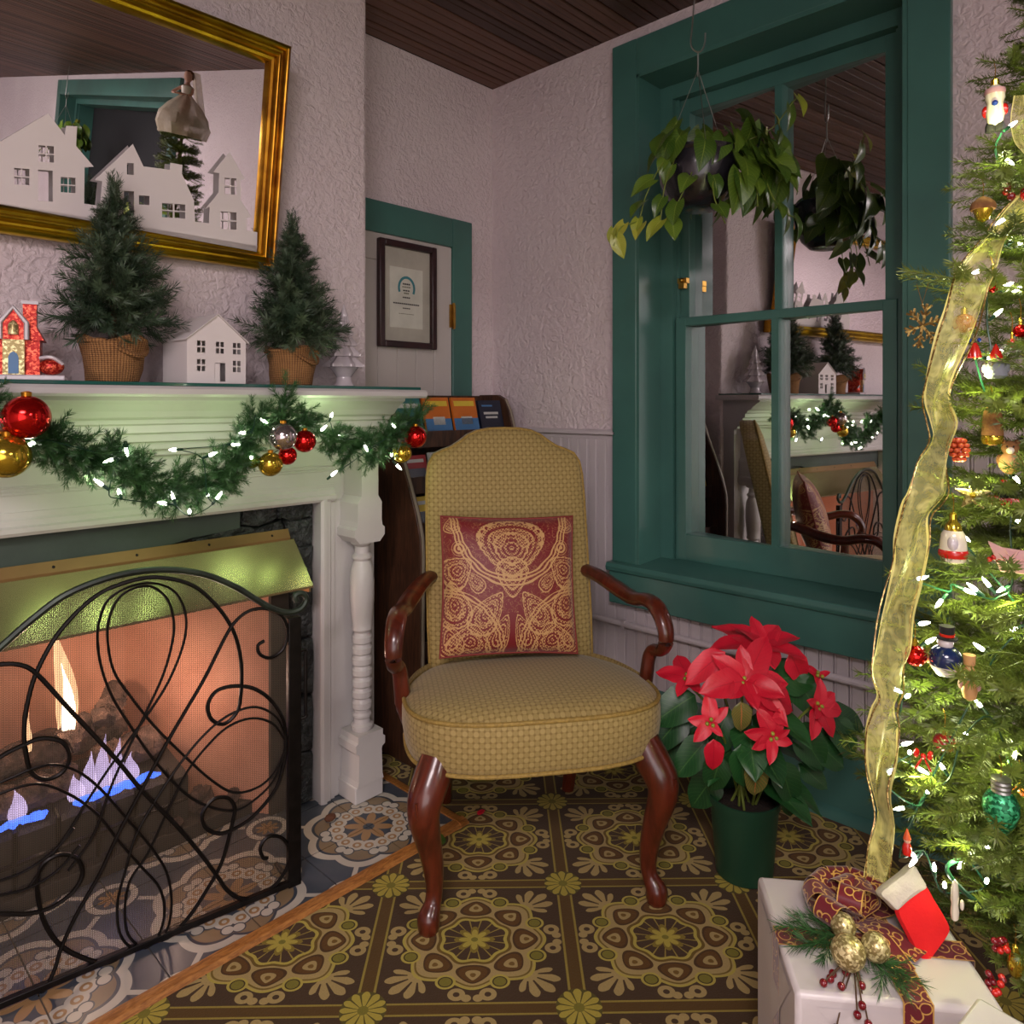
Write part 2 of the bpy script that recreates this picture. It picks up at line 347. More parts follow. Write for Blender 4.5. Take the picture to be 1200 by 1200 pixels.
CW, CH = .428, .372         # carpet repeat
def carpet():
    m = Mat('patterned_carpet'); o = rf(.127, 1.8115)
    X, Y, Z = m.xyz(m.pos(TH-R(90)+R(1.0), (o.x, o.y, 0)))
    u = (X/CW).fract()-.5; v = (Y/CH).fract()-.5; r = hyp(u, v); a = v.atan2(u)
    cu = .5-u.abs(); cv = .5-v.abs()          # distance to the seam
    dark, brown = srgb(68, 50, 32), srgb(82, 60, 24); tan, tan2 = srgb(164, 142, 90), srgb(174, 158, 72); olive = srgb(120, 112, 40)
    n = m.noise(m.pos(), 220, 2)
    c = m.mix(n, dark, srgb(66, 50, 32))
    # seam bands
    for d in (cu, cv):
        c = m.mix(d.lt(.036), c, m.mix(n, brown, srgb(88, 64, 26)))
        c = m.mix(d.band(.030, .042), c, srgb(146, 128, 56))
    # corner fans
    du = u.abs(); dv = v.abs(); fx = du-.27; fy = dv-.27; fr = hyp(fx, fy); fa = fy.atan2(fx)
    fan = fr.lt((((fa-math.pi/4)*5.6).cos().abs())*.06+((fa-math.pi/4).cos())*.085+.03)*(((fa-math.pi/4)*5.6).cos().abs().gt(.42).mx(fr.lt(.05)))
    c = m.mix(fan*((fa-math.pi/4).abs().lt(1.35)), c, tan)
    # side scrolls
    sx = du.mx(dv); sy = du.mn(dv); sc = hyp(sx-.405, sy-.075); c = m.mix(sc.lt(.042)*sc.gt(.016), c, tan)
    sc2 = hyp(sx-.43, sy-.028); c = m.mix(sc2.lt(.024), c, tan)
    # scalloped medallion
    lobe = (a*8).cos()*.022+(a*4).cos()*-.012
    rr = r-lobe*1.0
    c = m.mix(rr.lt(.365), c, tan2); c = m.mix(rr.lt(.35), c, tan); c = m.mix(rr.band(.335, .345), c, srgb(110, 90, 30))
    # eight spade drops
    fo = ((a/(math.pi/4)+.5).fract()-.5)*(math.pi/4); px = r*fo.cos(); py = r*fo.sin()
    sp = hyp((px-.265)/.062, py/(.075-(px-.265)*.45)); c = m.mix(sp.lt(1.0), c, srgb(92, 62, 22)); c = m.mix(sp.band(.9, 1.08), c, srgb(74, 50, 22))
    sp2 = hyp((px-.272)/.036, py/(.034-(px-.272)*.5)); c = m.mix(sp2.lt(1.0), c, tan); c = m.mix(sp2.lt(.42), c, srgb(112, 84, 34))
    # olive dots between
    fo2 = ((a/(math.pi/4)).fract()-.5)*(math.pi/4); qx = r*fo2.cos(); qy = r*fo2.sin(); dd = hyp(qx-.345, qy)
    c = m.mix(dd.lt(.05), c, tan2); c = m.mix(dd.lt(.037), c, srgb(64, 54, 24)); c = m.mix(dd.lt(.030), c, olive)
    # centre wheel
    r2 = r-(a*8+math.pi).cos()*.010
    c = m.mix(r2.lt(.195), c, srgb(104, 82, 30)); c = m.mix(r2.lt(.178), c, tan2); c = m.mix(r2.lt(.160), c, dark)
    spoke = (a*8).cos().abs().lt(.20); c = m.mix(spoke*r2.band(.04, .160), c, srgb(150, 130, 60))
    fl = r.lt(((a*4).cos().abs())*.055+.052); c = m.mix(fl, c, srgb(128, 110, 40)); fl2 = r.lt(((a*4).cos().abs())*.045+.036); c = m.mix(fl2, c, srgb(172, 156, 66))
    c = m.mix(r.lt(.018), c, olive)
    # rosettes at the crossings
    ru = cu*1.0; r3 = hyp(cu*CW, cv*CH); a3 = cv.atan2(cu)
    c = m.mix(r3.lt(.046), c, srgb(84, 76, 30)); pet = r3.lt(((a3*6).cos().abs())*.012+.034); c = m.mix(pet*((a3*6).cos().abs().gt(.3)), c, srgb(168, 152, 62)); c = m.mix(r3.lt(.011), c, olive)
    c = m.mix(n*.22, c, dark)
    m.col(c).set(Roughness=.95, Sheen_Weight=.1, Specular_IOR_Level=.1); m.bump(n, .4, .003); return m.m
M['carpet'] = carpet()
def tilemat():
    m = Mat('encaustic_tile'); X, Y, Z = m.xyz(m.pos(0, (1.40, 1.90, 0))); P = .40
    u = (X/P).fract()-.5; v = (Y/P).fract()-.5; r = hyp(u, v); a = v.atan2(u)
    navy, cream, ochre, grey = srgb(40, 52, 68), srgb(186, 178, 166), srgb(152, 114, 70), srgb(120, 116, 110)
    n = m.noise(m.pos(), 14, 3)
    du = u.abs(); dv = v.abs(); k = du.mx(dv); j = du.mn(dv)
    q = hyp(du-.5, dv-.5)
    c = m.mix(n, navy, srgb(54, 64, 80))
    lob = r-(a*4).cos().abs()*.05
    c = m.mix(lob.lt(.40), c, cream); c = m.mix(lob.lt(.345), c, navy); c = m.mix(lob.lt(.325), c, m.mix(n, srgb(136, 110, 74), srgb(112, 96, 76)))
    star = r.lt((a*4).cos().abs()*.10+.07)
    # curls
    fo = ((a/(math.pi/4)).fract()-.5).abs()*(math.pi/4); px = r*fo.cos(); py = r*fo.sin()
    d1 = hyp(px-.215, py-.045); c = m.mix(d1.lt(.066), c, navy); c = m.mix(d1.lt(.056), c, cream); c = m.mix(d1.lt(.030), c, ochre); c = m.mix(d1.lt(.014), c, cream)
    d2 = hyp(px-.295, py-.03); c = m.mix(d2.lt(.04), c, navy); c = m.mix(d2.lt(.032), c, cream)
    c = m.mix(r.lt(.165), c, navy); c = m.mix(star, c, ochre); c = m.mix(r.lt(.04), c, navy)
    c = m.mix(q.lt(.155), c, navy); c = m.mix(q.lt(.14), c, cream); c = m.mix(q.lt(.10), c, navy)
    qa = (dv-.5).atan2(du-.5); c = m.mix(q.lt((qa*4).cos().abs()*.05+.03), c, ochre)
    cr = (du-dv).abs(); c = m.mix(cr.lt(.022)*lob.gt(.40)*q.gt(.155), c, cream)
    m.col(m.mix(n*.3, c, grey)).set(Roughness=.32); return m.m
M['tile'] = tilemat()
M['grout'] = plain('grout', srgb(110, 100, 90), .9)
M['brochure_orange'] = plain('orange_print', srgb(206, 110, 34), .35); M['brochure_blue'] = plain('blue_print', srgb(70, 120, 170), .35); M['brochure_navy'] = plain('navy_print', srgb(26, 32, 52), .3)
M['brochure_white'] = plain('white_print', srgb(200, 200, 196), .4); M['brochure_yellow'] = plain('yellow_print', srgb(220, 190, 60), .4); M['brochure_red'] = plain('red_print', srgb(160, 40, 44), .4); M['brochure_teal'] = plain('teal_print', srgb(50, 110, 110), .4)

# ------------------------------------------------------------------ mesh helper
def catmull(pts, n=6, closed=False):
    P = [Vector(p) for p in pts]; out = []; N = len(P)
    rng = range(N if closed else N-1)
    for i in rng:
        p1, p2 = P[i], P[(i+1) % N]
        p0 = P[i-1] if (i > 0 or closed) else p1*2-p2
        p3 = P[(i+2) % N] if (i+2 < N or closed) else p2*2-p1
        for k in range(n):
            t = k/n; out.append(.5*((2*p1)+(p2-p0)*t+(2*p0-5*p1+4*p2-p3)*t*t+(3*p1-p0-3*p2+p3)*t**3))
    if not closed: out.append(P[-1].copy())
    return out
def lerp_list(L, n):
    out = []
    for i in range(n):
        t = i/(n-1)*(len(L)-1); k = min(int(t), len(L)-2); out.append(L[k]+(L[k+1]-L[k])*(t-k))
    return out
class MB:
    def __init__(s): s.v = []; s.f = []; s.uv = {}
    def add(s, vs_, fs, uvs=None):
        b = len(s.v); s.v += [Vector(p) for p in vs_]
        for i, f in enumerate(fs):
            if uvs: s.uv[len(s.f)] = [uvs[j] for j in f]
            s.f.append([b+j for j in f])
        return s
    def box(s, x0, x1, y0, y1, z0, z1):
        return s.add([(x0,y0,z0),(x1,y0,z0),(x1,y1,z0),(x0,y1,z0),(x0,y0,z1),(x1,y0,z1),(x1,y1,z1),(x0,y1,z1)],
                     [(3,2,1,0),(4,5,6,7),(0,1,5,4),(1,2,6,5),(2,3,7,6),(3,0,4,7)])
    def obox(s, c, size, rot=None):
        a, b, d = [x/2 for x in size]; q = Matrix.Identity(3) if rot is None else rot
        vs_ = [Vector(c)+q@Vector(p) for p in ((-a,-b,-d),(a,-b,-d),(a,b,-d),(-a,b,-d),(-a,-b,d),(a,-b,d),(a,b,d),(-a,b,d))]
        return s.add(vs_, [(3,2,1,0),(4,5,6,7),(0,1,5,4),(1,2,6,5),(2,3,7,6),(3,0,4,7)])
    def prism(s, pts, lo, hi, axis='z'):
        n = len(pts)
        def mk(a, b, h): return {'x': (h,a,b), 'y': (a,h,b), 'z': (a,b,h)}[axis]
        area = sum(pts[i][0]*pts[(i+1)%n][1]-pts[(i+1)%n][0]*pts[i][1] for i in range(n))
        flip = (area < 0) ^ (axis == 'y')
        vs_ = [mk(a,b,lo) for a,b in pts]+[mk(a,b,hi) for a,b in pts]
        fs = [list(range(n))[::-1], list(range(n,2*n))]+[(i,(i+1)%n,n+(i+1)%n,n+i) for i in range(n)]
        if flip: fs = [list(f)[::-1] for f in fs]
        return s.add(vs_, fs)
    def tube(s, pts, r, n=8, closed=False, cap=True, flat=None, up=None):
        P = [Vector(p) for p in pts]; N = len(P)
        rs = r if isinstance(r, (list, tuple)) else [r]*N
        if len(rs) != N: rs = lerp_list(list(rs), N)
        T = []
        for i in range(N):
            a = P[(i-1) % N] if (i > 0 or closed) else P[i]; b = P[(i+1) % N] if (i < N-1 or closed) else P[i]
            d = b-a; T.append(d.normalized() if d.length > 1e-9 else Vector((0,0,1)))
        nrm = Vector(up) if up is not None else (Vector((0,0,1)) if abs(T[0].z) < .9 else Vector((1,0,0)))
        nrm = (nrm-T[0]*nrm.dot(T[0])).normalized()
        b0 = len(s.v); prev = T[0]
        for i in range(N):
            if i:
                q = prev.rotation_difference(T[i]); nrm = q@nrm; nrm = (nrm-T[i]*nrm.dot(T[i])).normalized(); prev = T[i]
                if up is not None:
                    u2 = Vector(up)-T[i]*Vector(up).dot(T[i])
                    if u2.length > .2: nrm = u2.normalized()
            bi = T[i].cross(nrm); k = flat if flat else 1.0
            for j in range(n):
                a = 2*math.pi*j/n+(math.pi/n if n == 4 else 0); s.v.append(P[i]+(nrm*math.cos(a)*k+bi*math.sin(a))*rs[i])
        for i in range(N if closed else N-1):
            for j in range(n):
                a = b0+i*n+j; b = b0+i*n+(j+1) % n; c = b0+((i+1) % N)*n+(j+1) % n; d = b0+((i+1) % N)*n+j
                s.f.append([a,b,c,d])
        if cap and not closed:
            s.f.append([b0+j for j in range(n)][::-1]); s.f.append([b0+(N-1)*n+j for j in range(n)])
        return s
    def lathe(s, prof, n=24, c=(0,0,0), M3=None, sx=1, sy=1):
        c = Vector(c); b0 = len(s.v)
        for r, z in prof:
            for j in range(n):
                a = 2*math.pi*j/n; p = Vector((r*math.cos(a)*sx, r*math.sin(a)*sy, z))
                s.v.append(c+(M3@p if M3 else p))
        for i in range(len(prof)-1):
            for j in range(n): s.f.append([b0+i*n+j, b0+i*n+(j+1)%n, b0+(i+1)*n+(j+1)%n, b0+(i+1)*n+j])
        if prof[0][0] > 1e-4: s.f.append([b0+j for j in range(n)][::-1])
        if prof[-1][0] > 1e-4: s.f.append([b0+(len(prof)-1)*n+j for j in range(n)])
        return s
    def ball(s, c, r, nu=16, nv=10, sc=(1,1,1), M3=None):
        prof = [(max(r*math.sin(math.pi*i/nv), 1e-5), -r*math.cos(math.pi*i/nv)*sc[2]) for i in range(nv+1)]
        return s.lathe(prof, nu, c, M3, sc[0], sc[1])
    def grid(s, fn, nu, nv, cu=False):
        vs_ = []; uvs = []
        for i in range(nu+1):
            for j in range(nv+1):
                u, v = i/nu, j/nv; vs_.append(fn(u, v)); uvs.append((u, v))
        fs = [(i*(nv+1)+j, (i+1)*(nv+1)+j, (i+1)*(nv+1)+j+1, i*(nv+1)+j+1) for i in range(nu) for j in range(nv)]
        return s.add(vs_, fs, uvs)
    def rings(s, rings_, cap=True):
        n = len(rings_[0]); b0 = len(s.v)
        for r in rings_: s.v += [Vector(p) for p in r]
        for i in range(len(rings_)-1):
            for j in range(n): s.f.append([b0+i*n+j, b0+i*n+(j+1)%n, b0+(i+1)*n+(j+1)%n, b0+(i+1)*n+j])
        if cap:
            s.f.append([b0+j for j in range(n)][::-1]); s.f.append([b0+(len(rings_)-1)*n+j for j in range(n)])
        return s
    def mesh(s, name, mat, org=(0,0,0), smooth=True, boxuv=False, angle=35):
        me = bpy.data.meshes.new(name); o = Vector(org)
        me.from_pydata([tuple(p-o) for p in s.v], [], s.f); me.materials.append(mat)
        if s.uv and not boxuv:
            uvl = me.uv_layers.new(name='UVMap')
            for p in me.polygons:
                q = s.uv.get(p.index)
                if q:
                    for k, li in enumerate(p.loop_indices): uvl.data[li].uv = q[k]
        if boxuv:
            uvl = me.uv_layers.new(name='UVMap')
            for p in me.polygons:
                nx, ny, nz = [abs(t) for t in p.normal]
                for li in p.loop_indices:
                    co = me.vertices[me.loops[li].vertex_index].co
                    uvl.data[li].uv = (co.x, co.y) if nz > max(nx, ny) else ((co.x, co.z) if ny >= nx else (co.y, co.z))
        if smooth:
            me.polygons.foreach_set('use_smooth', [True]*len(me.polygons)); me.update()
            try: me.set_sharp_from_angle(angle=R(angle))
            except Exception: pass
        me.update()
        return me
    def build(s, name, mat, parent=None, org=None, smooth=True, boxuv=False, bevel=0, angle=35, kind=None):
        if isinstance(mat, str): mat = M[mat]
        if org is None: org = parent['_o'] if parent is not None and '_o' in parent else (0,0,0)
        me = s.mesh(name, mat, org, smooth, boxuv, angle); o = bpy.data.objects.new(name, me); C.objects.link(o)
        if parent is not None: o.parent = parent
        else: o.location = org
        o['_o'] = tuple(org)
        if bevel:
            b = o.modifiers.new('bevel', 'BEVEL'); b.width = bevel; b.segments = 2; b.limit_method = 'ANGLE'
        if kind: o['kind'] = kind
        return o
def tag(o, label=None, cat=None, group=None, kind=None):
    if label: o['label'] = label
    if cat: o['category'] = cat
    if group: o['group'] = group
    if kind: o['kind'] = kind
    return o
def thing(name, loc, label=None, cat=None, group=None, kind=None, rot=0):
    """an Empty at the thing's base; with no rotation parts are given in room coordinates, else in the thing's own"""
    o = bpy.data.objects.new(name, None); C.objects.link(o); o.empty_display_size = .05
    o.location = loc; o.rotation_euler = (0, 0, rot) if not isinstance(rot, (tuple, Euler)) else rot
    o['_o'] = (0., 0., 0.) if rot else tuple(loc)
    return tag(o, label, cat, group, kind)
def inst(me, name, parent, mw):
    o = bpy.data.objects.new(name, me); C.objects.link(o); o.parent = parent; o.matrix_local = mw; return o
def copy_tree(o, parent=None):
    c = o.copy(); C.objects.link(c); c.parent = parent
    for ch in list(o.children): copy_tree(ch, c)
    return c
def aim(direction, roll=0, axis='Z'):
    return Vector(direction).to_track_quat(axis, 'Y').to_matrix().to_4x4() @ Matrix.Rotation(roll, 4, 'Z')
def bar(parts, name, mat, parent, **k):
    mb = MB()
    for p in parts: mb.box(*p)
    return mb.build(name, mat, parent, **k)

# ================================================================== THE ROOM
XW, YB, YC, ZC = 2.19, 2.20, 1.97, 2.54       # window wall, back wall, chimney breast, ceiling
Y0 = -8.0; X0 = -2.6
# floor with carpet
tag(MB().box(X0, 2.6, Y0, 2.7, -.06, 0).build('floor', 'carpet', smooth=False), kind='structure')
# window openings on the window wall
W1 = dict(y0=.58, y1=1.452, z0=.626, z1=2.362); W2 = dict(y0=-5.0, y1=-2.02, z0=.626, z1=2.362)
mb = MB(); XO = 2.47
mb.box(XW, XO, W1['y1'], YB+.3, 0, ZC); mb.box(XW, XO, W1['y0'], W1['y1'], 0, W1['z0']); mb.box(XW, XO, W1['y0'], W1['y1'], W1['z1'], ZC)
mb.box(XW, XO, W2['y1'], W1['y0'], 0, ZC); mb.box(XW, XO, W2['y0'], W2['y1'], 0, W2['z0']); mb.box(XW, XO, W2['y0'], W2['y1'], W2['z1'], ZC); mb.box(XW, XO, Y0, W2['y0'], 0, ZC)
wall_right = tag(mb.build('wall_right', 'stucco', smooth=False), kind='structure')
tag(MB().box(1.30, XO, YB, YB+.2, 0, ZC).build('wall_back', 'stucco', smooth=False), kind='structure')
# chimney breast with the firebox hole
FX0, FX1, FZ = -.05, 1.165, .92; XB = 1.384
mb = MB().prism([(X0,0),(FX0,0),(FX0,FZ),(FX1,FZ),(FX1,0),(XB,0),(XB,ZC),(X0,ZC)], YC, 2.7, 'y')
tag(mb.build('wall_chimney', 'stucco', smooth=False, bevel=.012), kind='structure')
tag(MB().box(X0, XO, Y0-.1, Y0, 0, ZC).build('wall_front', 'stucco', smooth=False), kind='structure')
tag(MB().box(X0-.1, X0, -1.1, 2.7, 0, ZC).build('wall_left', 'stucco', smooth=False), kind='structure')
# ceiling: a backing with separate boards
ceil = tag(MB().box(X0, XO, Y0, 2.7, ZC+.012, ZC+.08).build('ceiling', 'ceil_gap', smooth=False), kind='structure')
random.seed(3)
bw = .082; y = 2.20; prof = {}
def plank_mesh(wd):
    hw = wd/2-.003
    pts = [(-hw,.0135),(-hw,.003),(-hw+.004,0),(-.012,0),(-.009,.0035),(-.006,0),(hw-.004,0),(hw,.003),(hw,.0135)]
    return MB().prism(pts, X0, XW+.02, 'x').mesh('plank', M['ceil'], smooth=False)
pm = plank_mesh(bw)
k = 0
while y > Y0:
    o = inst(pm, 'plank', ceil, Matrix.Translation((0, y-bw/2, ZC-.001+random.uniform(0, .002)))); y -= bw
# wainscot boards on the window wall with cap rail, pipe rail, green baseboard
ws = thing('trim_1', (XW, 1.4, 0), kind='structure')
bd = .043
bpts = [(-.0205,0),(-.0205,-.006),(-.0175,-.010),(.012,-.010),(.0135,-.006),(.0150,-.010),(.0185,-.010),(.0205,-.006),(.0205,0)]
def board_mesh(z1): return MB().prism([(b, a) for a, b in bpts], .16, z1, 'z').mesh('board', M['bead_white'], smooth=False)
bm_tall, bm_low = board_mesh(1.075), board_mesh(.50)
yy = YB-bd/2
while yy > -.5:
    me = bm_tall if (yy > 1.548 or yy < .46) else bm_low
    inst(me, 'board', ws, Matrix.Translation((0, yy-1.4, 0))); yy -= bd
MB().prism([(XW,1.062),(XW-.012,1.066),(XW-.012,1.078),(XW-.03,1.084),(XW-.03,1.094),(XW-.022,1.100),(XW,1.100)], 1.545, YB, 'y').build('cap_rail', 'bead_white', ws)
MB().tube([(XW-.024, -.5, .404), (XW-.024, YB-.01, .404)], .011, 10).build('pipe_rail', 'bead_white', ws)
mb = MB()
for q in (1.95, 1.50, 1.02, .54): mb.box(XW-.034, XW-.008, q, q+.012, .390, .418)
mb.build('rail_clip', 'bead_white', ws)
bbp = [(XW,0),(XW-.02,0),(XW-.02,.185),(XW-.012,.200),(XW,.200)]
bb = tag(MB().prism(bbp, -.5, YB, 'y').build('baseboard_right', 'green'), kind='structure')
MB().prism([(XW-.02,0),(XW-.045,0),(XW-.043,.012),(XW-.036,.022),(XW-.020,.028)], -.5, YB, 'y').build('shoe_moulding', 'green', bb, org=(0,0,0))

# ---- window: casing, reveal, stool, apron, two sashes of two panes
def make_window(name, W, full=True):
    y0, y1, z0, z1 = W['y0'], W['y1'], W['z0'], W['z1']
    t = thing(name, (XW, (y0+y1)/2, z0), kind='structure'); cw = .103; xf = XW-.030
    a = (-.004)
    MB().box(xf, XW, y1-.001, y1+cw, z0, z1+.128).build('casing', 'green', t, bevel=.004)
    MB().box(xf, XW, y0-cw, y0+.001, z0, z1+.128).build('casing', 'green', t, bevel=.004)
    MB().box(xf+.0015, XW, y0, y1, z1, z1+.128).build('casing', 'green', t, bevel=.004)
    XS = 2.315
    mb = MB(); mb.box(xf+.002, XO, y1-.012, y1+.01, z0, z1); mb.box(xf+.002, XO, y0-.01, y0+.012, z0, z1); mb.box(xf+.002, XO, y0, y1, z1-.012, z1+.01)
    mb.build('jamb', 'green', t, smooth=False)
    # stops
    mb = MB()
    for s_ in (1, -1):
        yb_ = y1-.012 if s_ > 0 else y0+.012
        for xa, xb, wd in ((XS-.012, XO, .050), (XS+.010, XO, .062)):
            mb.box(xa, xb, min(yb_, yb_-s_*wd), max(yb_, yb_-s_*wd), z0, z1-.011)
    mb.box(XS-.0105, XO, y0+.0125, y1-.0125, z1-.062, z1-.0115)
    mb.build('stop', 'green', t, smooth=False)
    MB().prism([(XW-.058, z0-.030), (XW-.062, z0-.016), (XW-.056, z0), (XS+.03, z0+.010), (XS+.03, z0-.03)], y0-cw-.008, y1+cw+.008, 'y').build('stool', 'green', t, bevel=.003)
    MB().box(XW-.050, XW, y0-cw, y1+cw, z0-.145, z0-.029).build('apron', 'green', t, bevel=.004)
    MB().box(XO-.012, XO, y0, y1, z0, z1).build('night', 'dark', t, smooth=False)
    zm = 1.490; ya, yb = y0+.068, y1-.068
    if not full: return t
    for nm, za, zb, xs, st_, rb, rt in (('upper_sash', zm-.014, z1-.062, XS+.026, .040, .034, .050), ('lower_sash', z0+.008, zm+.016, XS, .040, .095, .030)):
        mb = MB(); d = .052
        mb.box(xs, xs+d, ya, ya+st_, za, zb); mb.box(xs, xs+d, yb-st_, yb, za, zb)
        mb.box(xs+.0008, xs+d, ya, yb, za, za+rb); mb.box(xs+.0008, xs+d, ya, yb, zb-rt, zb)
        sh = mb.build(nm, 'green', t, bevel=.002)
        ym = (ya+yb)/2
        MB().prism([(xs+.002, ym-.012), (xs+.014, ym-.016), (xs+.050, ym-.016), (xs+.050, ym+.016), (xs+.014, ym+.016), (xs+.002, ym+.012)], za+rb-.002, zb-rt+.002, 'z').build('muntin', 'green', sh, org=t['_o'])
        for q0, q1 in ((ya+st_, ym-.014), (ym+.014, yb-st_)):
            yc_ = (q0+q1)/2; xc_ = xs+.027; yw = math.tan(R(5.2)); h0, h1 = q0-.004, q1+.004      # panes built askew in deep rebates, added to shift their reflections
            vs_ = [(xc_+(yq-yc_)*yw+dx, yq, zq) for dx in (0, .003) for yq, zq in ((h0, za+rb-.004), (h1, za+rb-.004), (h1, zb-rt+.004), (h0, zb-rt+.004))]
            MB().add(vs_, [(3,2,1,0),(4,5,6,7),(0,1,5,4),(1,2,6,5),(2,3,7,6),(3,0,4,7)]).build('pane', 'pane', sh, org=t['_o'], smooth=False)
    # brass catch on the upper sash stile
    mb = MB(); mb.box(XS+.004, XS+.026, yb-.040, yb-.004, 1.632, 1.650); mb.box(XS-.002, XS+.020, yb-.034, yb-.012, 1.612, 1.632); mb.ball((XS+.002, yb-.022, 1.642), .009)
    mb.build('catch', 'brass', t)
    return t
win1 = make_window('window_1', W1); win2 = make_window('window_2', W2, False)

# ---- low closet door in the back wall
door = thing('door_1', (1.5, YB, 0), kind='structure')
DX1 = 1.936; DZ = 1.822
MB().box(DX1, DX1+.106, YB-.030, YB, 0, DZ+.115).build('casing', 'green', door, bevel=.003)
MB().box(1.30, DX1, YB-.0285, YB, DZ, DZ+.115).build('casing', 'green', door, bevel=.003)
MB().box(1.30, DX1, YB-.016, YB, 0, DZ).build('door_leaf', 'door_white', door)
MB().box(DX1-.09, DX1-.002, YB-.024, YB-.015, 0, DZ-.004).build('door_stile', 'door_white', door, bevel=.002)
MB().box(1.30, DX1-.09, YB-.024, YB-.015, DZ-.10, DZ-.004).build('door_rail', 'door_white', door, bevel=.002)
for q in range(5): MB().box(1.40+.09*q, 1.486+.09*q, YB-.020, YB-.015, 0, DZ-.1).build('door_board', 'door_white', door, bevel=.002)
mb = MB(); mb.box(DX1-.014, DX1+.012, YB-.034, YB-.020, 1.50, 1.592); mb.tube([(DX1-.001, YB-.036, 1.494), (DX1-.001, YB-.036, 1.598)], .006, 8)
mb.build('hinge', 'brass', door)

# ---- hearth of separate tiles with an oak edge
HX1, HY0 = 1.385, 1.545
hearth = tag(MB().box(-.6, HX1, HY0, 2.40, 0.0005, .004).build('hearth', 'grout', smooth=False), kind='structure')
ts = .20; j = .0018
yy = 1.90
for iy in range(-2, 2):
    for ix in range(-9, 0):
        xa, xb = 1.40+ix*ts+j, 1.40+(ix+1)*ts-j; ya, yb = 1.90+iy*ts+j, 1.90+(iy+1)*ts-j
        xb = min(xb, HX1); ya = max(ya, HY0); yb = min(yb, 2.0)
        if ya >= yb-.01: continue
        MB().box(xa, xb, ya, yb, .002, .008).build('tile', 'tile', hearth, org=(0,0,0), smooth=False)
ok = thing('trim_2', (1.0, HY0, 0), kind='structure')
MB().prism([(HY0-.030, 0.0005), (HY0-.022, .009), (HY0-.006, .012), (HY0+.001, .012), (HY0+.001, 0.0005)], -.6, HX1+.028, 'x').build('oak_strip', 'oak', ok)
MB().prism([(HX1-.001, 0.0005), (HX1-.001, .0125), (HX1+.010, .0125), (HX1+.028, .007), (HX1+.030, 0.0005)], HY0-.03, 1.95, 'y').build('oak_strip', 'oak', ok)

# ================================================================== FIREPLACE
YM = 1.905
mp = thing('mantelpiece', (.55, 1.97, 0), 'white painted mantelpiece with turned column and stepped frieze around the fire', 'mantelpiece')
XM0, XM1 = -.22, 1.365
# shelf
MB().prism([(1.722,1.214),(1.716,1.220),(1.716,1.232),(1.722,1.2385),(1.972,1.2385),(1.972,1.214)], XM0-.06, XM1+.062, 'x').build('shelf', 'white_paint', mp)
def glassmat():
    m = Mat('green_edge_glass'); n = m.noise(m.pos(), 4, 2); m.col(m.mix(n, srgb(30, 74, 66), srgb(40, 92, 84))).set(Roughness=.08, Coat_Weight=.5); return m.m
M['glass_top'] = glassmat()
MB().box(XM0-.04, XM1+.040, 1.720, 1.971, 1.2388, 1.2468).build('glass_top', 'glass_top', mp, bevel=.001)
# cornice under the shelf and frieze
cor = [(1.75,1.2145),(1.752,1.205),(1.770,1.196),(1.792,1.180),(1.806,1.166),(1.822,1.160),(1.826,1.150),(1.836,1.146),(1.838,1.128),(1.850,1.124),(1.852,1.106),(1.866,1.102),(1.868,1.086),(1.882,1.080),(1.884,1.070),(YM-.002,1.064),(1.972,1.064),(1.972,1.2145)]
MB().prism(cor, XM0, XM1+.004, 'x').build('cornice', 'white_paint', mp, smooth=False)
MB().box(XM0, XM1, YM, 1.972, .905, 1.066).build('frieze', 'white_paint', mp, smooth=False)
mb = MB()
for q in (1.012, 1.004, .996): mb.tube([(XM0, YM, q), (XM1-.15, YM, q)], .0028, 6)
mb.build('reeding', 'white_paint', mp)
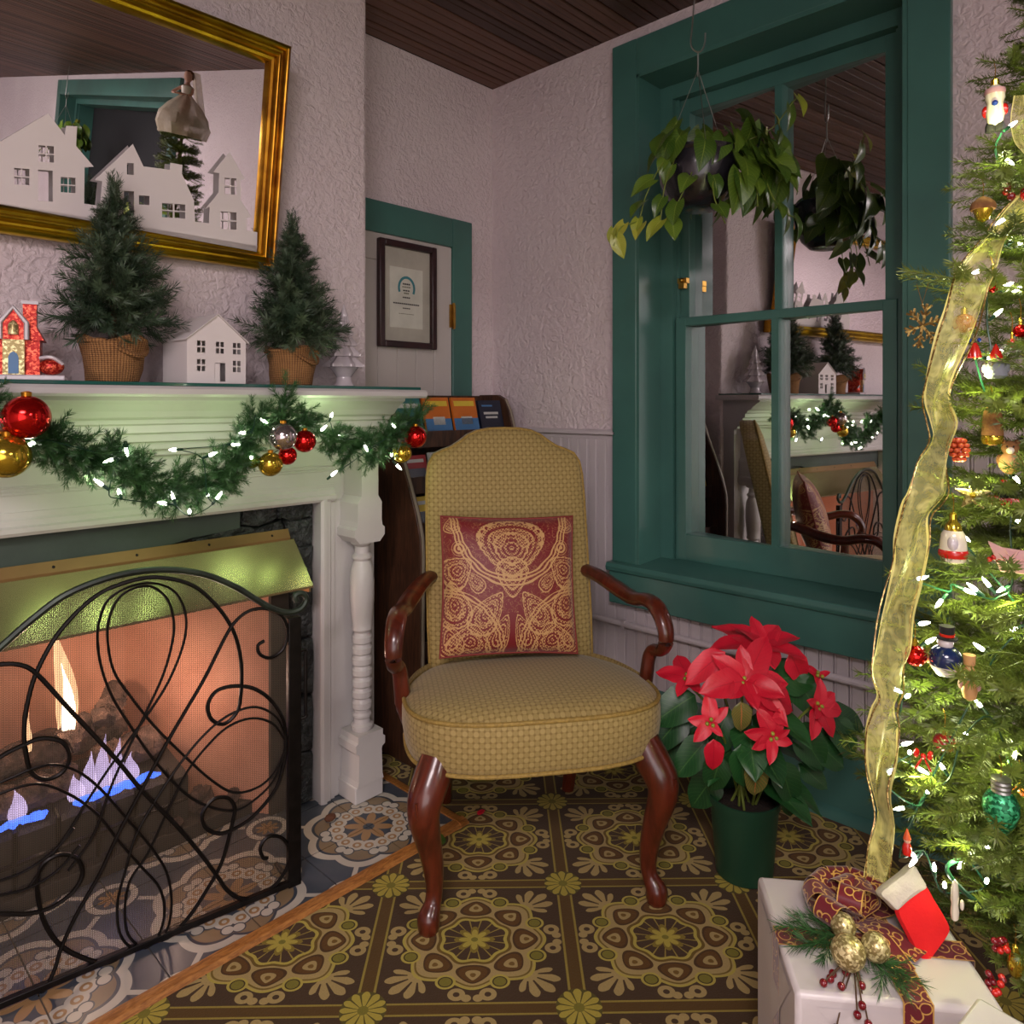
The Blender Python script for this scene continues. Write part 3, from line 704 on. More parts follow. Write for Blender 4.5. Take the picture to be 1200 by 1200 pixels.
# architrave round the opening
arch = [(0,0),(0,-.014),(.008,-.020),(.018,-.020),(.022,-.012),(.034,-.012),(.040,-.006),(.052,-.006),(.052,0)]
MB().prism([(YM+b, .905+a) for a, b in arch], FX0-.05, FX1+.05, 'x').build('architrave', 'white_paint', mp)
for sx, x0 in ((1, FX1), (-1, FX0)):
    MB().prism([(x0+sx*a, YM+b) for a, b in arch], 0, .914, 'z').build('architrave', 'white_paint', mp)
    xs = sorted((x0+sx*.003, (XM1 if sx > 0 else XM0)))
    MB().box(xs[0], xs[1], YM, 1.972, 0, .906).build('pilaster_panel', 'white_paint', mp, smooth=False)
    cx, cy = (1.283, 1.852) if sx > 0 else (-.145, 1.852)
    MB().box(cx-.05, cx+.05, cy-.040, cy+.055, .008, .060).build('plinth', 'white_paint', mp, bevel=.004)
    mb = MB(); hw = .044
    for z_, hh in ((.06, .044), (.12, .040), (.13, .046), (.175, .046), (.180, .036)): pass
    mb.prism([(-.047,.06),(-.043,.075),(-.040,.15),(-.042,.158),(-.052,.164),(-.052,.186),(-.044,.192),(-.044,.21),(.044,.21),(.044,.192),(.052,.186),(.052,.164),(.042,.158),(.040,.15),(.043,.075),(.047,.06)], -.046, .046, 'y')
    for v_ in mb.v: v_.x += cx; v_.y += cy
    mb.build('pedestal', 'white_paint', mp, smooth=False)
    prof = [(.030,.21),(.034,.218),(.034,.226),(.026,.232),(.024,.245),(.029,.252),(.029,.258),(.024,.264)]
    zz = .272
    while zz < .50: prof += [(.0245,zz),(.030,zz+.006),(.0305,zz+.022),(.0255,zz+.028)]; zz += .033
    prof += [(.024,.505),(.032,.515),(.030,.53),(.034,.56),(.037,.60),(.037,.66),(.033,.70),(.027,.715),(.024,.722),(.030,.73),(.030,.737),(.022,.745),(.021,.765),(.034,.775),(.034,.782)]
    MB().lathe(prof, 28, (cx, cy, 0)).build('column', 'white_paint', mp)
    mb = MB(); mb.prism([(-.036,.78),(-.054,.80),(-.054,.822),(-.046,.828),(-.043,.845),(-.043,.90),(-.03,.92),(-.03,1.07),(.03,1.07),(.03,.92),(.043,.90),(.043,.845),(.046,.828),(.054,.822),(.054,.80),(.036,.78)], -.042, .056, 'y')
    for v_ in mb.v: v_.x += cx; v_.y += cy
    mb.build('capital', 'white_paint', mp, smooth=False)
# slate surround: a smooth lintel and broken stones round it
fb = thing('firebox', (.55, 2.1, 0), 'gas firebox with salmon panels inside a broken slate surround', 'fireplace')
random.seed(8)
MB().prism([(FX0,.905),(.935,.905),(.935,.850),(.80,.842),(.66,.815),(.50,.79),(.42,.80),(.36,.812),(FX0,.80)], YM+.022, 1.968, 'y').build('stone', 'slate_slab', fb, bevel=.003)
def stone(pts, y_front): 
    mb = MB(); n = len(pts); cx = sum(p[0] for p in pts)/n; cz = sum(p[1] for p in pts)/n
    out = []
    for i in range(n):
        a, b = pts[i], pts[(i+1) % n]
        for k in range(4):
            t = k/4; jx = random.uniform(-.003, .003) if k else 0; jz = random.uniform(-.003, .003) if k else 0
            out.append((a[0]+(b[0]-a[0])*t+jx, a[1]+(b[1]-a[1])*t+jz))
    r1 = [(x, 1.968, z) for x, z in out]; r2 = [(x, y_front+.008, z) for x, z in out]; r3 = [(cx+(x-cx)*.93, y_front+random.uniform(-.002, .002), cz+(z-cz)*.90) for x, z in out]; r4 = [(cx+(x-cx)*.5, y_front-.003+random.uniform(-.003, .003), cz+(z-cz)*.5) for x, z in out]
    mb.rings([r1, r2, r3, r4]); return mb.build('stone', 'slate', fb, smooth=False)
for pts in ([(.938,.905),(1.05,.905),(1.045,.868),(.99,.85),(.94,.862)], [(1.053,.905),(1.162,.905),(1.162,.862),(1.10,.855),(1.05,.866)], [(.80,.84),(.94,.858),(.99,.846),(1.06,.862),(1.07,.83),(.95,.818),(.82,.80)], [(1.075,.856),(1.162,.858),(1.162,.78),(1.12,.77),(1.08,.80)],
            [(1.09,.775),(1.162,.776),(1.162,.66),(1.11,.65),(1.085,.70)], [(1.09,.645),(1.162,.655),(1.162,.50),(1.10,.50)], [(1.09,.495),(1.162,.495),(1.162,.33),(1.11,.34)], [(1.09,.33),(1.162,.325),(1.162,.16),(1.095,.17)], [(1.09,.165),(1.162,.155),(1.162,.009),(1.09,.009)],
            [(.20,.80),(.37,.81),(.43,.795),(.40,.77),(.30,.775),(.20,.76)], [(.50,.788),(.66,.812),(.80,.835),(.82,.796),(.66,.776),(.52,.766)]):
    stone(pts, YM+.020+random.uniform(0, .006))
# metal jamb and the panels inside
MB().box(1.035, 1.095, 1.945, 1.975, .009, .80).build('jamb', 'soot', fb, smooth=False)
MB().box(-.05, 1.16, 1.94, 1.972, .76, .80).build('lintel', 'soot', fb, smooth=False)
ip = [(1.035,1.96),(.775,2.34),(.135,2.34),(-.05,1.96)]
for i in range(3):
    a, b = ip[i], ip[i+1]; d = Vector((b[0]-a[0], b[1]-a[1], 0)); n_ = Vector((-d.y, d.x, 0)).normalized()*-.02
    MB().add([(a[0],a[1],.009),(b[0],b[1],.009),(b[0],b[1],.84),(a[0],a[1],.84),(a[0]+n_.x,a[1]+n_.y,.009),(b[0]+n_.x,b[1]+n_.y,.009),(b[0]+n_.x,b[1]+n_.y,.84),(a[0]+n_.x,a[1]+n_.y,.84)],
             [(0,1,2,3),(7,6,5,4),(0,4,5,1),(3,2,6,7),(0,3,7,4),(1,5,6,2)]).build('brick_panel', 'firebrick', fb, smooth=False)
MB().box(-.05, 1.16, 1.965, 2.45, .84, .87).build('smoke_roof', 'soot', fb, smooth=False)
MB().box(-.05, 1.16, 2.002, 2.40, .004, .045).build('firebox_floor', 'soot', fb, smooth=False, bevel=.004)
MB().box(-.05, 1.16, 2.37, 2.45, 0, .84).build('outer_shell', 'soot', fb, smooth=False)
# brass hood: lip on the stone, sloping front, side cheek
hx0, hx1 = .02, 1.085
hd = [(1.918,.808),(1.905,.806),(1.800,.690),(1.800,.684),(1.806,.684),(1.912,.796),(1.918,.796)]
MB().prism(hd, hx0, hx1, 'x').build('hood', 'hood_brass', fb, smooth=False)
MB().prism([(1.925,.792),(1.925,.832),(1.917,.836),(1.904,.812),(1.904,.806),(1.918,.792)], hx0, hx1-.012, 'x').build('hood_lip', 'hood_lip', fb, smooth=False)
MB().prism([(1.918,.800),(1.806,.686),(1.806,.672),(1.945,.662),(1.945,.80)], hx1-.010, hx1-.004, 'x').build('hood_cheek', 'hood_brass', fb, smooth=False)
for q in (.30, .48, .66, .84, 1.02): MB().ball((q, 1.912, .822), .0045, 8, 6).build('rivet', 'iron', fb)

# gas burner, logs, flames
bn = thing('gas_burner', (.62, 2.1, .045), 'dark metal gas burner tray holding the ceramic logs', 'burner')
MB().prism([(2.045,.045),(2.045,.165),(2.065,.172),(2.24,.20),(2.28,.20),(2.28,.045)], .30, .84, 'x').build('tray', 'soot', bn, smooth=False)
for q in range(6): MB().tube([(.34+q*.09, 2.030, .05), (.34+q*.09, 2.030, .185), (.34+q*.09, 2.06, .192)], .006, 6).build('grate_bar', 'iron', bn)
MB().tube([(.31,2.028,.11),(.83,2.028,.11)], .007, 6).build('rail', 'iron', bn)
def log(p, q, r, label, seed):
    random.seed(seed); p = Vector(p); q = Vector(q); n = 16; pts = []; rs = []
    for i in range(n+1):
        t = i/n; pts.append(p.lerp(q, t)+Vector((random.uniform(-1, 1), random.uniform(-1, 1), random.uniform(-1, 1)))*r*.10); rs.append(r*(random.uniform(.84, 1.10))*(.72 if i in (0, n) else 1))
    c = (p+q)/2; mb = MB().tube(pts, rs, 16)
    for v_ in mb.v: v_ += Vector((random.uniform(-1, 1), random.uniform(-1, 1), random.uniform(-1, 1)))*r*.13
    return tag(mb.build('log', 'log', org=(c.x, c.y, c.z-r)), label, 'log', 'ceramic logs in the fire')
log((.34,2.10,.225), (.58,2.115,.230), .042, 'charred ceramic log lying low at the front of the burner', 1)
log((.62,2.13,.245), (.81,2.165,.240), .040, 'rough brown ceramic log lying towards the salmon side panel', 2)
log((.38,2.21,.275), (.74,2.25,.285), .042, 'ceramic log at the back of the fire resting behind the flame', 3)
log((.66,2.16,.335), (.72,2.235,.385), .034, 'short knobbly ceramic log leaning up on top of the others', 4)
log((.53,2.115,.305), (.62,2.20,.335), .034, 'short ceramic log laid crosswise right below the tall flame', 5)
random.seed(4)
for x, yv, r, lab in ((.88, 2.055, .036, 'largest rough lava rock standing on the firebox floor'), (.965, 2.035, .020, 'small lava rock lying close to the metal jamb'), (.80, 2.02, .016, 'pebble sized lava rock in front of the burner tray')):
    mb = MB().ball((x, yv, .045+r*.92), r, 10, 8, (1.0, .85, 1.0))
    for v_ in mb.v: v_ += Vector((random.uniform(-1, 1), random.uniform(-1, 1), random.uniform(-1, 1)))*r*.14
    tag(mb.build('lava_rock', 'log', org=(x, yv, .045), smooth=False), lab, 'rock', 'lava rocks beside the burner')
def flame(p, h, wd, mat, label, seed, lean=0, flat=.55):
    random.seed(seed); p = Vector(p); n = 14; pts = []; rs = []; ph = random.uniform(0, 6)
    for i in range(n+1):
        t = i/n; pts.append(p+Vector((lean*t*t+math.sin(t*5+ph)*wd*.22*t, 0, h*t))); rs.append(max(.0008, wd*(math.sin(math.pi*min(1, (t+.22)*.82))**.9)*(1-t*.78)))
    return tag(MB().tube(pts, rs, 10, flat=flat, up=(0,1,0)).build('flame', mat, org=p), label, 'flame')
flame((.575,2.165,.34), .30, .036, 'flame', 'tall orange flame rising from the middle of the logs', 1, -.03)
flame((.572,2.140,.335), .19, .022, 'flame_core', 'bright white heart of the tall flame', 2, -.012)
flame((.49,2.17,.31), .10, .010, 'flame', 'small orange flame beside the crosswise log', 3)
for i, (x, h, lab) in enumerate(((.595, .10, 'violet tongue of flame nearest the crosswise log'), (.628, .13, 'tallest violet tongue of flame over the blue burner line'), (.662, .11, 'violet tongue of flame between the tallest one and the last'), (.695, .07, 'short violet tongue of flame towards the side panel'), (.565, .06, 'low violet tongue of flame under the charred log'), (.44, .07, 'violet tongue of flame in front of the charred log'))):
    flame((x, 2.055, .20), h*1.1, .027, 'flame_violet', lab, 10+i)['group'] = 'violet tongues of flame'
for i, (x0, x1, yv) in enumerate(((.555, .765, 2.040), (.36, .50, 2.040))):
    mb = MB(); random.seed(50+i)
    pts = [(x0+(x1-x0)*k/14, yv, .196+random.uniform(0, .010)) for k in range(15)]
    mb.tube(pts, [.003]+[random.uniform(.005, .010) for _ in range(13)]+[.003], 8, up=(0,0,1), flat=1.3)
    tag(mb.build('blue_flame', 'flame_blue', org=((x0+x1)/2, yv, .19)), ('long' if i == 0 else 'short')+' low blue flame along the gas burner front', 'flame')
lamp('fire_glow', 'POINT', (.60, 2.10, .48), 1.7, (1, .66, .46), .012)
lamp('fire_glow', 'POINT', (.80, 2.06, .36), .9, (1, .68, .52), .012)

# ---- fire screen
sc_b = onZ(350, 1035, .008); sc_a = onZ(0, 1183, .008); sdir = (sc_b-sc_a); sdir.z = 0; sdir.normalize(); sn = Vector((sdir.y, -sdir.x, 0))   # sn towards the room
scr = thing('fire_screen', sc_b-sdir*.33, 'black wrought iron fire screen with scrollwork and fine mesh', 'fire screen')
def onS(px, py, off=0.0):
    d = ray(px, py); t = (sc_b-EYEP).dot(sn)/d.dot(sn); return EYEP+d*t+sn*off
def z3(L): return [(x/3, 580+y/3) for x, y in L]
def z4(L): return [(x/3, 880+y/3) for x, y in L]
topb = z3([(-260,760),(-130,650),(0,535),(120,430),(240,345),(400,285),(550,262),(700,275),(820,320),(900,368),(960,400),(1010,412),(1055,398),(1074,366),(1060,345),(1036,352),(1040,375)])
MB().tube(catmull([onS(*p, .004) for p in topb], 6), .0075, 8, flat=1.0).build('top_bar', 'iron_green', scr)
b0 = onS(350, 1035); zt = onS(350, 722).z
def sbox(s0, s1, z0, z1, o0, o1):
    mb = MB(); P = [sc_b+sdir*s+sn*o for s in (s0, s1) for o in (o0, o1)]
    vs_ = [(P[0].x,P[0].y,z0),(P[1].x,P[1].y,z0),(P[3].x,P[3].y,z0),(P[2].x,P[2].y,z0)]; vs_ += [(a, b, z1) for a, b, c in vs_]
    return mb.add(vs_, [(0,1,2,3),(7,6,5,4),(0,4,5,1),(1,5,6,2),(2,6,7,3),(3,7,4,0)])
sbox(-.028, .004, .0085, zt, -.012, .008).build('post', 'iron', scr, bevel=.002)
sbox(-.80, .004, .012, .026, -.006, .008).build('bottom_bar', 'iron', scr, bevel=.002)
sbox(-.80, -.776, .0085, .60, -.012, .008).build('post', 'iron', scr, bevel=.002)
hp = sc_b+sdir*.018
MB().tube(catmull([Vector((b0.x, b0.y, .585))+sdir*.003, Vector((hp.x, hp.y, .582)), Vector((hp.x, hp.y, .56)), Vector((hp.x, hp.y, .44)), Vector((hp.x, hp.y, .418)), Vector((b0.x, b0.y, .415))+sdir*.003], 4), .0045, 8).build('handle', 'iron', scr)
for sgn in (0,):
    for q in (-.02, -.78):
        p = sc_b+sdir*q
        MB().tube([p-sn*.10+Vector((0,0,.006)), p+sn*.0+Vector((0,0,.006))], .006, 8).build('foot', 'iron', scr)
scroll = [
 (z3([(-60,985),(0,922),(80,880),(150,855),(220,870),(245,920),(220,975),(160,1000),(110,975),(90,900),(85,830),(95,740),(130,620),(210,480),(330,360),(450,305),(560,290),(680,320),(770,400),(825,490),(848,590),(848,690),(835,760),(790,805),(745,790),(730,740),(760,690),(820,672),(890,680),(950,720),(995,790),(1005,860)]), .0055),
 (z3([(-150,660),(-70,610),(0,595),(70,597),(130,630),(250,760),(400,920)])+z4([(500,140),(620,262),(700,355),(760,435),(800,490),(850,518),(920,505),(980,455),(1015,390),(1012,335),(985,302),(940,302),(915,338),(923,372),(940,376)]), .0055),
 (z3([(928,512),(906,528),(912,558),(950,572),(995,540),(1010,480),(990,425),(940,400),(880,405),(830,440),(790,500),(720,640),(650,760),(580,880)])+z4([(500,130),(420,280),(350,430),(270,570),(215,690),(190,770),(140,860),(60,930),(-30,975)]), .005),
 (z4([(-60,500),(60,500),(200,330)])[:0]+z4([(100,480),(230,300)])+z3([(330,1040),(440,880),(520,770),(590,660),(640,540),(655,450),(640,380),(600,330),(530,310),(450,325),(380,370),(350,440),(343,520),(360,620),(400,720),(470,830),(540,930),(640,1040),(720,1090),(810,1110),(870,1090),(950,1020),(990,940),(1005,870)]), .0035),
 (z4([(240,420),(330,290)])+z3([(400,1000),(500,790),(570,640),(605,520),(610,440),(590,370),(540,325),(480,325),(420,360),(385,430),(378,510),(400,620),(460,710),(540,810),(640,910),(740,1000),(820,1045),(900,1030),(960,980),(1000,900)]), .0035),
 (z3([(1005,850),(970,780),(900,745),(820,765),(740,820),(650,920),(560,1050)])+z4([(480,290),(440,420),(413,530),(418,630),(455,685),(515,690)]), .0035),
 (z3([(1000,860),(960,805),(890,785),(810,810),(740,870),(660,970),(590,1110)])+z4([(520,360),(460,450),(440,540),(445,630),(475,675),(515,690)]), .0035),
 (z4([(515,690),(560,640),(578,560),(560,480),(500,410),(420,320),(340,220),(240,150),(130,115),(0,150),(-60,190)]), .0035),
 (z4([(515,690),(580,640),(602,550),(590,440),(540,350),(440,230),(340,120),(250,60),(150,50),(0,110)]), .0035),
 (z4([(-60,590),(0,572),(100,572),(190,545),(260,490),(290,430),(270,378),(210,365),(150,400),(130,470),(142,560),(170,630),(215,685),(280,722),(370,745),(480,722),(560,680),(650,600),(720,500),(780,390),(815,260),(825,200),(800,165),(750,170),(713,220),(722,268),(770,290),(830,270),(900,220),(970,130),(1000,30),(1004,-40)]), .0055),
 (z4([(-60,470),(0,455),(90,420),(190,350),(260,270)]), .0035), (z4([(-60,510),(0,505),(100,480),(200,420),(280,330)]), .0035)]
for k, (L, r) in enumerate(scroll):
    MB().tube(catmull([onS(*p, .001*(k % 3)) for p in L], 5), r*.82, 7).build('scroll', 'iron', scr)
# mesh behind the scrolls, cut to the arch
ol = catmull([onS(*p) for p in topb[:12]], 4); base = sc_b.copy()
vs_ = []; fs = []; uvs = []
for i, p in enumerate(ol):
    s_ = (p-sc_b).dot(sdir); q = sc_b+sdir*min(s_, -.002)-sn*.006
    vs_ += [(q.x, q.y, .015), (q.x, q.y, p.z)]; uvs += [(s_, .015), (s_, p.z)]
for i in range(len(ol)-1): fs.append((2*i, 2*i+2, 2*i+3, 2*i+1))
MB().add(vs_, fs, uvs).build('mesh_curtain', 'mesh', scr, smooth=False)
# ================================================================== ARMCHAIR
CH_O = Vector((1.434, 1.318, 0)); CH_R = R(-36.4)
chair = thing('armchair', CH_O, 'olive gold upholstered armchair with curled cherry wood arms', 'armchair', rot=CH_R)
def seat_outline(n=72, sc=1.0):
    out = []
    for i in range(n):
        a = 2*math.pi*i/n; c_, s_ = math.cos(a), math.sin(a); e = .62
        x = math.copysign(abs(c_)**e, c_); y = math.copysign(abs(s_)**e, s_)
        hw = .328 - .055*max(0, y)            # narrower towards the back
        out.append((x*hw*sc, (-.025+y*.285)*sc if True else 0))
    return out
def seat_ring(sc, z, top=False):
    r = []
    for x, y in seat_outline():
        x *= sc; y = -.025+(y+.025)*sc
        r.append((x, y, z-(.055*(y+.31)/.57 if top else .02*(y+.31)/.57)))
    return r
MB().rings([seat_ring(.9, .352), seat_ring(.965, .356), seat_ring(.985, .375), seat_ring(1.0, .41), seat_ring(1.0, .445), seat_ring(.99, .468, False), seat_ring(.975, .478, True), seat_ring(.93, .490, True), seat_ring(.82, .504, True), seat_ring(.6, .514, True), seat_ring(.3, .519, True), seat_ring(.04, .520, True)]).build('seat', 'fabric', chair, boxuv=True, angle=60)
MB().tube([Vector(p)+Vector((0,0,.001)) for p in seat_ring(.985, .476, True)], .0055, 8, closed=True).build('piping', 'welt', chair)
MB().tube([Vector(p) for p in seat_ring(.975, .358)], .0050, 8, closed=True).build('piping', 'welt', chair)
# back
half = [(0,.722),(.045,.721),(.085,.714),(.116,.700),(.142,.680),(.168,.664),(.196,.654),(.222,.642),(.238,.616),(.245,.575),(.247,.50),(.2475,.40),(.2475,.28),(.247,.16),(.244,.05),(.240,0)]
bo = [(x, z) for x, z in half]+[(-x, z) for x, z in half[::-1][:-1]]
LEAN = math.tan(R(12.5))
def back_ring(s_, d, cz=.38):
    return [(x*s_, .205+(cz+(z-cz)*s_)*LEAN+d, .40+(cz+(z-cz)*s_)) for x, z in bo]
MB().rings([back_ring(.02, .046), back_ring(.9, .046), back_ring(.98, .042), back_ring(1.0, .030), back_ring(1.0, -.014), back_ring(.985, -.028), back_ring(.94, -.037), back_ring(.8, -.046), back_ring(.5, -.054), back_ring(.02, -.057)]).build('backrest', 'fabric', chair, boxuv=True, angle=60)
MB().tube(back_ring(.992, -.024), .0050, 8, closed=True).build('piping', 'welt', chair)
# legs
def leg_profile(sx, front):
    if front:
        P = [(.250,-.225,.375),(.262,-.240,.345),(.280,-.262,.305),(.284,-.268,.265),(.272,-.254,.20),(.262,-.242,.14),(.258,-.238,.085),(.262,-.244,.055),(.272,-.256,.030),(.272,-.256,.012),(.270,-.254,.001)]
        rs = [.040,.043,.041,.036,.029,.0245,.0195,.019,.026,.026,.022]
    else:
        P = [(.205,.20,.40),(.202,.205,.30),(.197,.222,.18),(.192,.25,.08),(.190,.276,.001)]; rs = [.028,.027,.024,.021,.019]
    C3 = catmull([(sx*a, b, c_) for a, b, c_ in P], 4); return C3, lerp_list(rs, len(C3))
for sx in (-1, 1):
    P, rs = leg_profile(sx, True); lg = MB().tube(P, rs, 14, up=(sx*.7, -.7, 0)).build('leg', 'cherry', chair)
    cv = [(sx*.302,-.300,.315),(sx*.300,-.298,.285),(sx*.292,-.288,.24),(sx*.286,-.280,.215),(sx*.298,-.272,.235),(sx*.304,-.285,.27)]
    MB().tube(catmull(cv, 4), .004, 6).build('carved_scroll', 'cherry', lg, org=(0,0,0))
    P, rs = leg_profile(sx, False); MB().tube(P, rs, 8, up=(sx, 0, 0)).build('leg', 'cherry', chair)
    arm = catmull([(sx*.222,.262,.690),(sx*.262,.200,.680),(sx*.300,.120,.658),(sx*.322,.045,.648),(sx*.334,-.025,.662),(sx*.342,-.080,.656),(sx*.349,-.118,.618),(sx*.350,-.122,.575),(sx*.346,-.098,.546),(sx*.340,-.062,.538),(sx*.333,-.048,.515),(sx*.328,-.044,.475),(sx*.322,-.035,.42),(sx*.308,-.03,.375)], 5)
    MB().tube(arm, lerp_list([.023,.025,.027,.025,.024,.025,.023,.021,.018,.020,.022,.023,.024,.022], len(arm)), 12, flat=.78, up=(0,0,1)).build('arm', 'cherry', chair)

# ---- cushion
Mc = Matrix.Rotation(CH_R, 4, 'Z')
cush = bpy.data.objects.new('cushion', None)
bpy.data.objects.remove(cush)
def pill(side):
    def fn(u, v):
        a, b = u*2-1, v*2-1; e = (1-a*a)*(1-b*b)
        x = a*.195*(1-.045*(1-b*b)*abs(a)); z = b*.193*(1-.045*(1-a*a)*abs(b))
        return Vector((x, side*.066*max(e, 0)**.42, z))
    return fn
mb = MB(); mb.grid(pill(-1), 28, 28)
cb = MB(); cb.grid(lambda u, v: pill(1)(1-u, v), 28, 28)
for k, f in enumerate(cb.f): mb.uv[len(mb.f)+k] = cb.uv[k]
b_ = len(mb.v); mb.v += cb.v; mb.f += [[b_+q for q in f] for f in cb.f]
cl = Vector((-.022, .128, .682)); cw = Mc@cl
cu = mb.build('cushion', 'cushion', org=(0,0,0)); cu.location = CH_O+cw; cu.rotation_euler = Euler((R(-14), R(1.5), CH_R), 'XYZ')
tag(cu, 'square red damask cushion with gold paisley propped on the armchair', 'cushion')
edge = [pill(1)(u, 0) for u in lerp_list([0, 1], 12)]+[pill(1)(1, v) for v in lerp_list([0, 1], 12)][1:]+[pill(1)(u, 1) for u in lerp_list([1, 0], 12)][1:]+[pill(1)(0, v) for v in lerp_list([1, 0], 12)][1:-1]
M['cord'] = plain('red_cord', srgb(128, 40, 34), .7)
MB().tube(edge, .0035, 6, closed=True).build('piping', 'cord', cu, org=(0,0,0))

# ================================================================== BROCHURE RACK in the recess
RX0, RX1 = 1.50, 2.10
rk = thing('brochure_rack', (1.8, 2.05, 0), 'dark wooden brochure rack with sloping curved side panels in the corner', 'rack')
sidep = [(2.165,0),(1.845,0),(1.838,.70),(1.842,.76),(1.862,.83),(1.900,.92),(1.945,1.02),(1.975,1.10),(1.998,1.17),(2.025,1.215),(2.065,1.232),(2.165,1.232)]
for x0 in (RX0, RX1-.022): MB().prism(sidep, x0, x0+.022, 'x').build('side_panel', 'walnut', rk, bevel=.002)
MB().box(RX0+.022, RX1-.022, 2.150, 2.165, 0, 1.228).build('back_panel', 'walnut', rk)
M['edge_trim'] = plain('worn_edge', srgb(150, 138, 122), .5)
for x0 in (RX0, RX1-.022): MB().tube([(x0+.011, a-.0015, b) for a, b in sidep[1:-2]], .006, 6, flat=.5, up=(0,1,0)).build('edge_band', 'edge_trim', rk)
tiers = [(1.985, 1.055), (1.955, .90), (1.925, .745), (1.90, .55), (1.90, .35), (1.90, .15)]
for yv, zv in tiers:
    mb = MB(); mb.box(RX0+.022, RX1-.022, yv, 2.150, zv-.012, zv); mb.box(RX0+.022, RX1-.022, yv-.008, yv, zv-.012, zv+.045)
    mb.build('shelf', 'walnut', rk, smooth=False)
random.seed(12)
fronts = [['teal', 'orange', 'orange2', 'navy'], ['red', 'white', 'yellow', 'teal'], ['yellow', 'red', 'teal', 'white']]
cname = dict(orange='orange and blue', orange2='orange and blue', navy='dark navy', white='white', teal='teal', red='red', yellow='yellow')
where = ['top tier', 'second tier', 'third tier']
for ti in range(3):
    yv, zv = tiers[ti]
    for k in range(4):
        c_ = fronts[ti][k]; x0 = RX0+.028+k*.137; wd, hh = .122, (.165 if ti == 0 else .128)+random.uniform(-.012, .008)
        lab = '%s brochure standing in the %s of the wooden rack%s' % (cname[c_], where[ti], {('orange', 0): ', at its end', ('orange2', 0): ' beside its twin'}.get((c_, ti), ''))
        b = thing('brochure', (x0+wd/2, yv+.05, zv), lab, 'brochure', 'brochures in the wooden rack')
        base = c_.replace('2', '')
        rot = Matrix.Rotation(R(-14), 3, 'X'); ctr = Vector((x0+wd/2, yv+.032, zv+.002+hh/2*.97))
        MB().obox(ctr, (wd, .010, hh), rot).build('booklet', 'brochure_'+base, b, smooth=False)
        def strip(u0, u1, v0, v1, m_, nm):
            cc = ctr+rot@Vector(((u0+u1)/2*wd, -.0054, (v0+v1)/2*hh)); MB().obox(cc, ((u1-u0)*wd, .0008, (v1-v0)*hh), rot).build(nm, m_, b, smooth=False)
        if base == 'orange':
            strip(-.5, .5, -.5, .02, 'brochure_blue', 'cover_picture'); strip(-.42, .42, .30, .42, 'brochure_yellow', 'title_band'); strip(-.2, .25, -.12, .06, 'brochure_white', 'cover_badge')
        elif base == 'navy':
            strip(-.32, .32, .14, .20, 'brochure_white', 'title_band'); strip(-.26, .26, .04, .09, 'brochure_white', 'title_band'); strip(-.36, .1, .34, .38, 'brochure_blue', 'title_band')
        elif base == 'white':
            strip(-.4, .4, .26, .32, 'ink', 'title_band'); strip(-.42, .42, -.30, .08, 'brochure_teal', 'cover_picture')
        else:
            strip(-.4, .4, .28, .38, 'brochure_white', 'title_band'); strip(-.42, .42, -.36, .1, 'brochure_navy', 'cover_picture')

# ---- certificate on the closet door
pf = thing('picture_frame', (1.70, YB-.03, 1.405), 'dark mahogany frame holding a pale certificate, hung on the white door', 'picture frame')
px0, px1, pz0, pz1 = 1.568, 1.838, 1.405, 1.800; fw = .024; yf = YB-.026; yo = YB-.050
for nm, bx in (('frame_side', (px0, px0+fw, yo, yf, pz0, pz1)), ('frame_side', (px1-fw, px1, yo, yf, pz0, pz1)), ('frame_rail', (px0+fw, px1-fw, yo, yf, pz0, pz0+fw)), ('frame_rail', (px0+fw, px1-fw, yo, yf, pz1-fw, pz1))):
    MB().box(*bx).build(nm, 'frame_dark', pf, bevel=.004)
MB().box(px0+fw, px1-fw, yf-.006, yf, pz0+fw, pz1-fw).build('mat_board', 'mat_board', pf, smooth=False)
ce = MB().box(px0+.055, px1-.060, yf-.008, yf-.006, pz0+.075, pz1-.095).build('certificate', 'certificate', pf, smooth=False)
cx = (px0+px1)/2-.003; cz = pz1-.170
arc = [(cx+.036*math.cos(a), yf-.0088, cz+.040*math.sin(a)) for a in [R(t) for t in range(-28, 209, 8)]]
MB().tube(arc, .0055, 6, flat=.1, up=(0,1,0)).build('emblem_arch', 'teal', ce, org=pf['_o'])
M['ink2'] = plain('olive_ink', srgb(110, 110, 92), .6)
for a, b, z_, h_, m_ in ((-.018, .018, .012, .006, 'ink'), (-.020, .020, .002, .004, 'ink2'), (-.016, .016, -.012, .005, 'ink'), (-.012, .012, -.022, .005, 'ink2'), (-.018, .018, -.038, .005, 'ink'), (-.062, .062, -.062, .005, 'ink'), (-.018, .018, -.078, .004, 'ink'), (-.036, .036, -.098, .002, 'ink2')):
    # printed lines too small to read
    n_ = max(3, int((b-a)/.009)); mb = MB()
    for q in range(n_):
        u0 = a+(b-a)*q/n_; mb.box(cx+u0, cx+u0+(b-a)/n_*.8, yf-.0088, yf-.0078, cz+z_, cz+z_+h_)
    mb.build('printed_line', m_, ce, org=pf['_o'], smooth=False, kind='stuff')

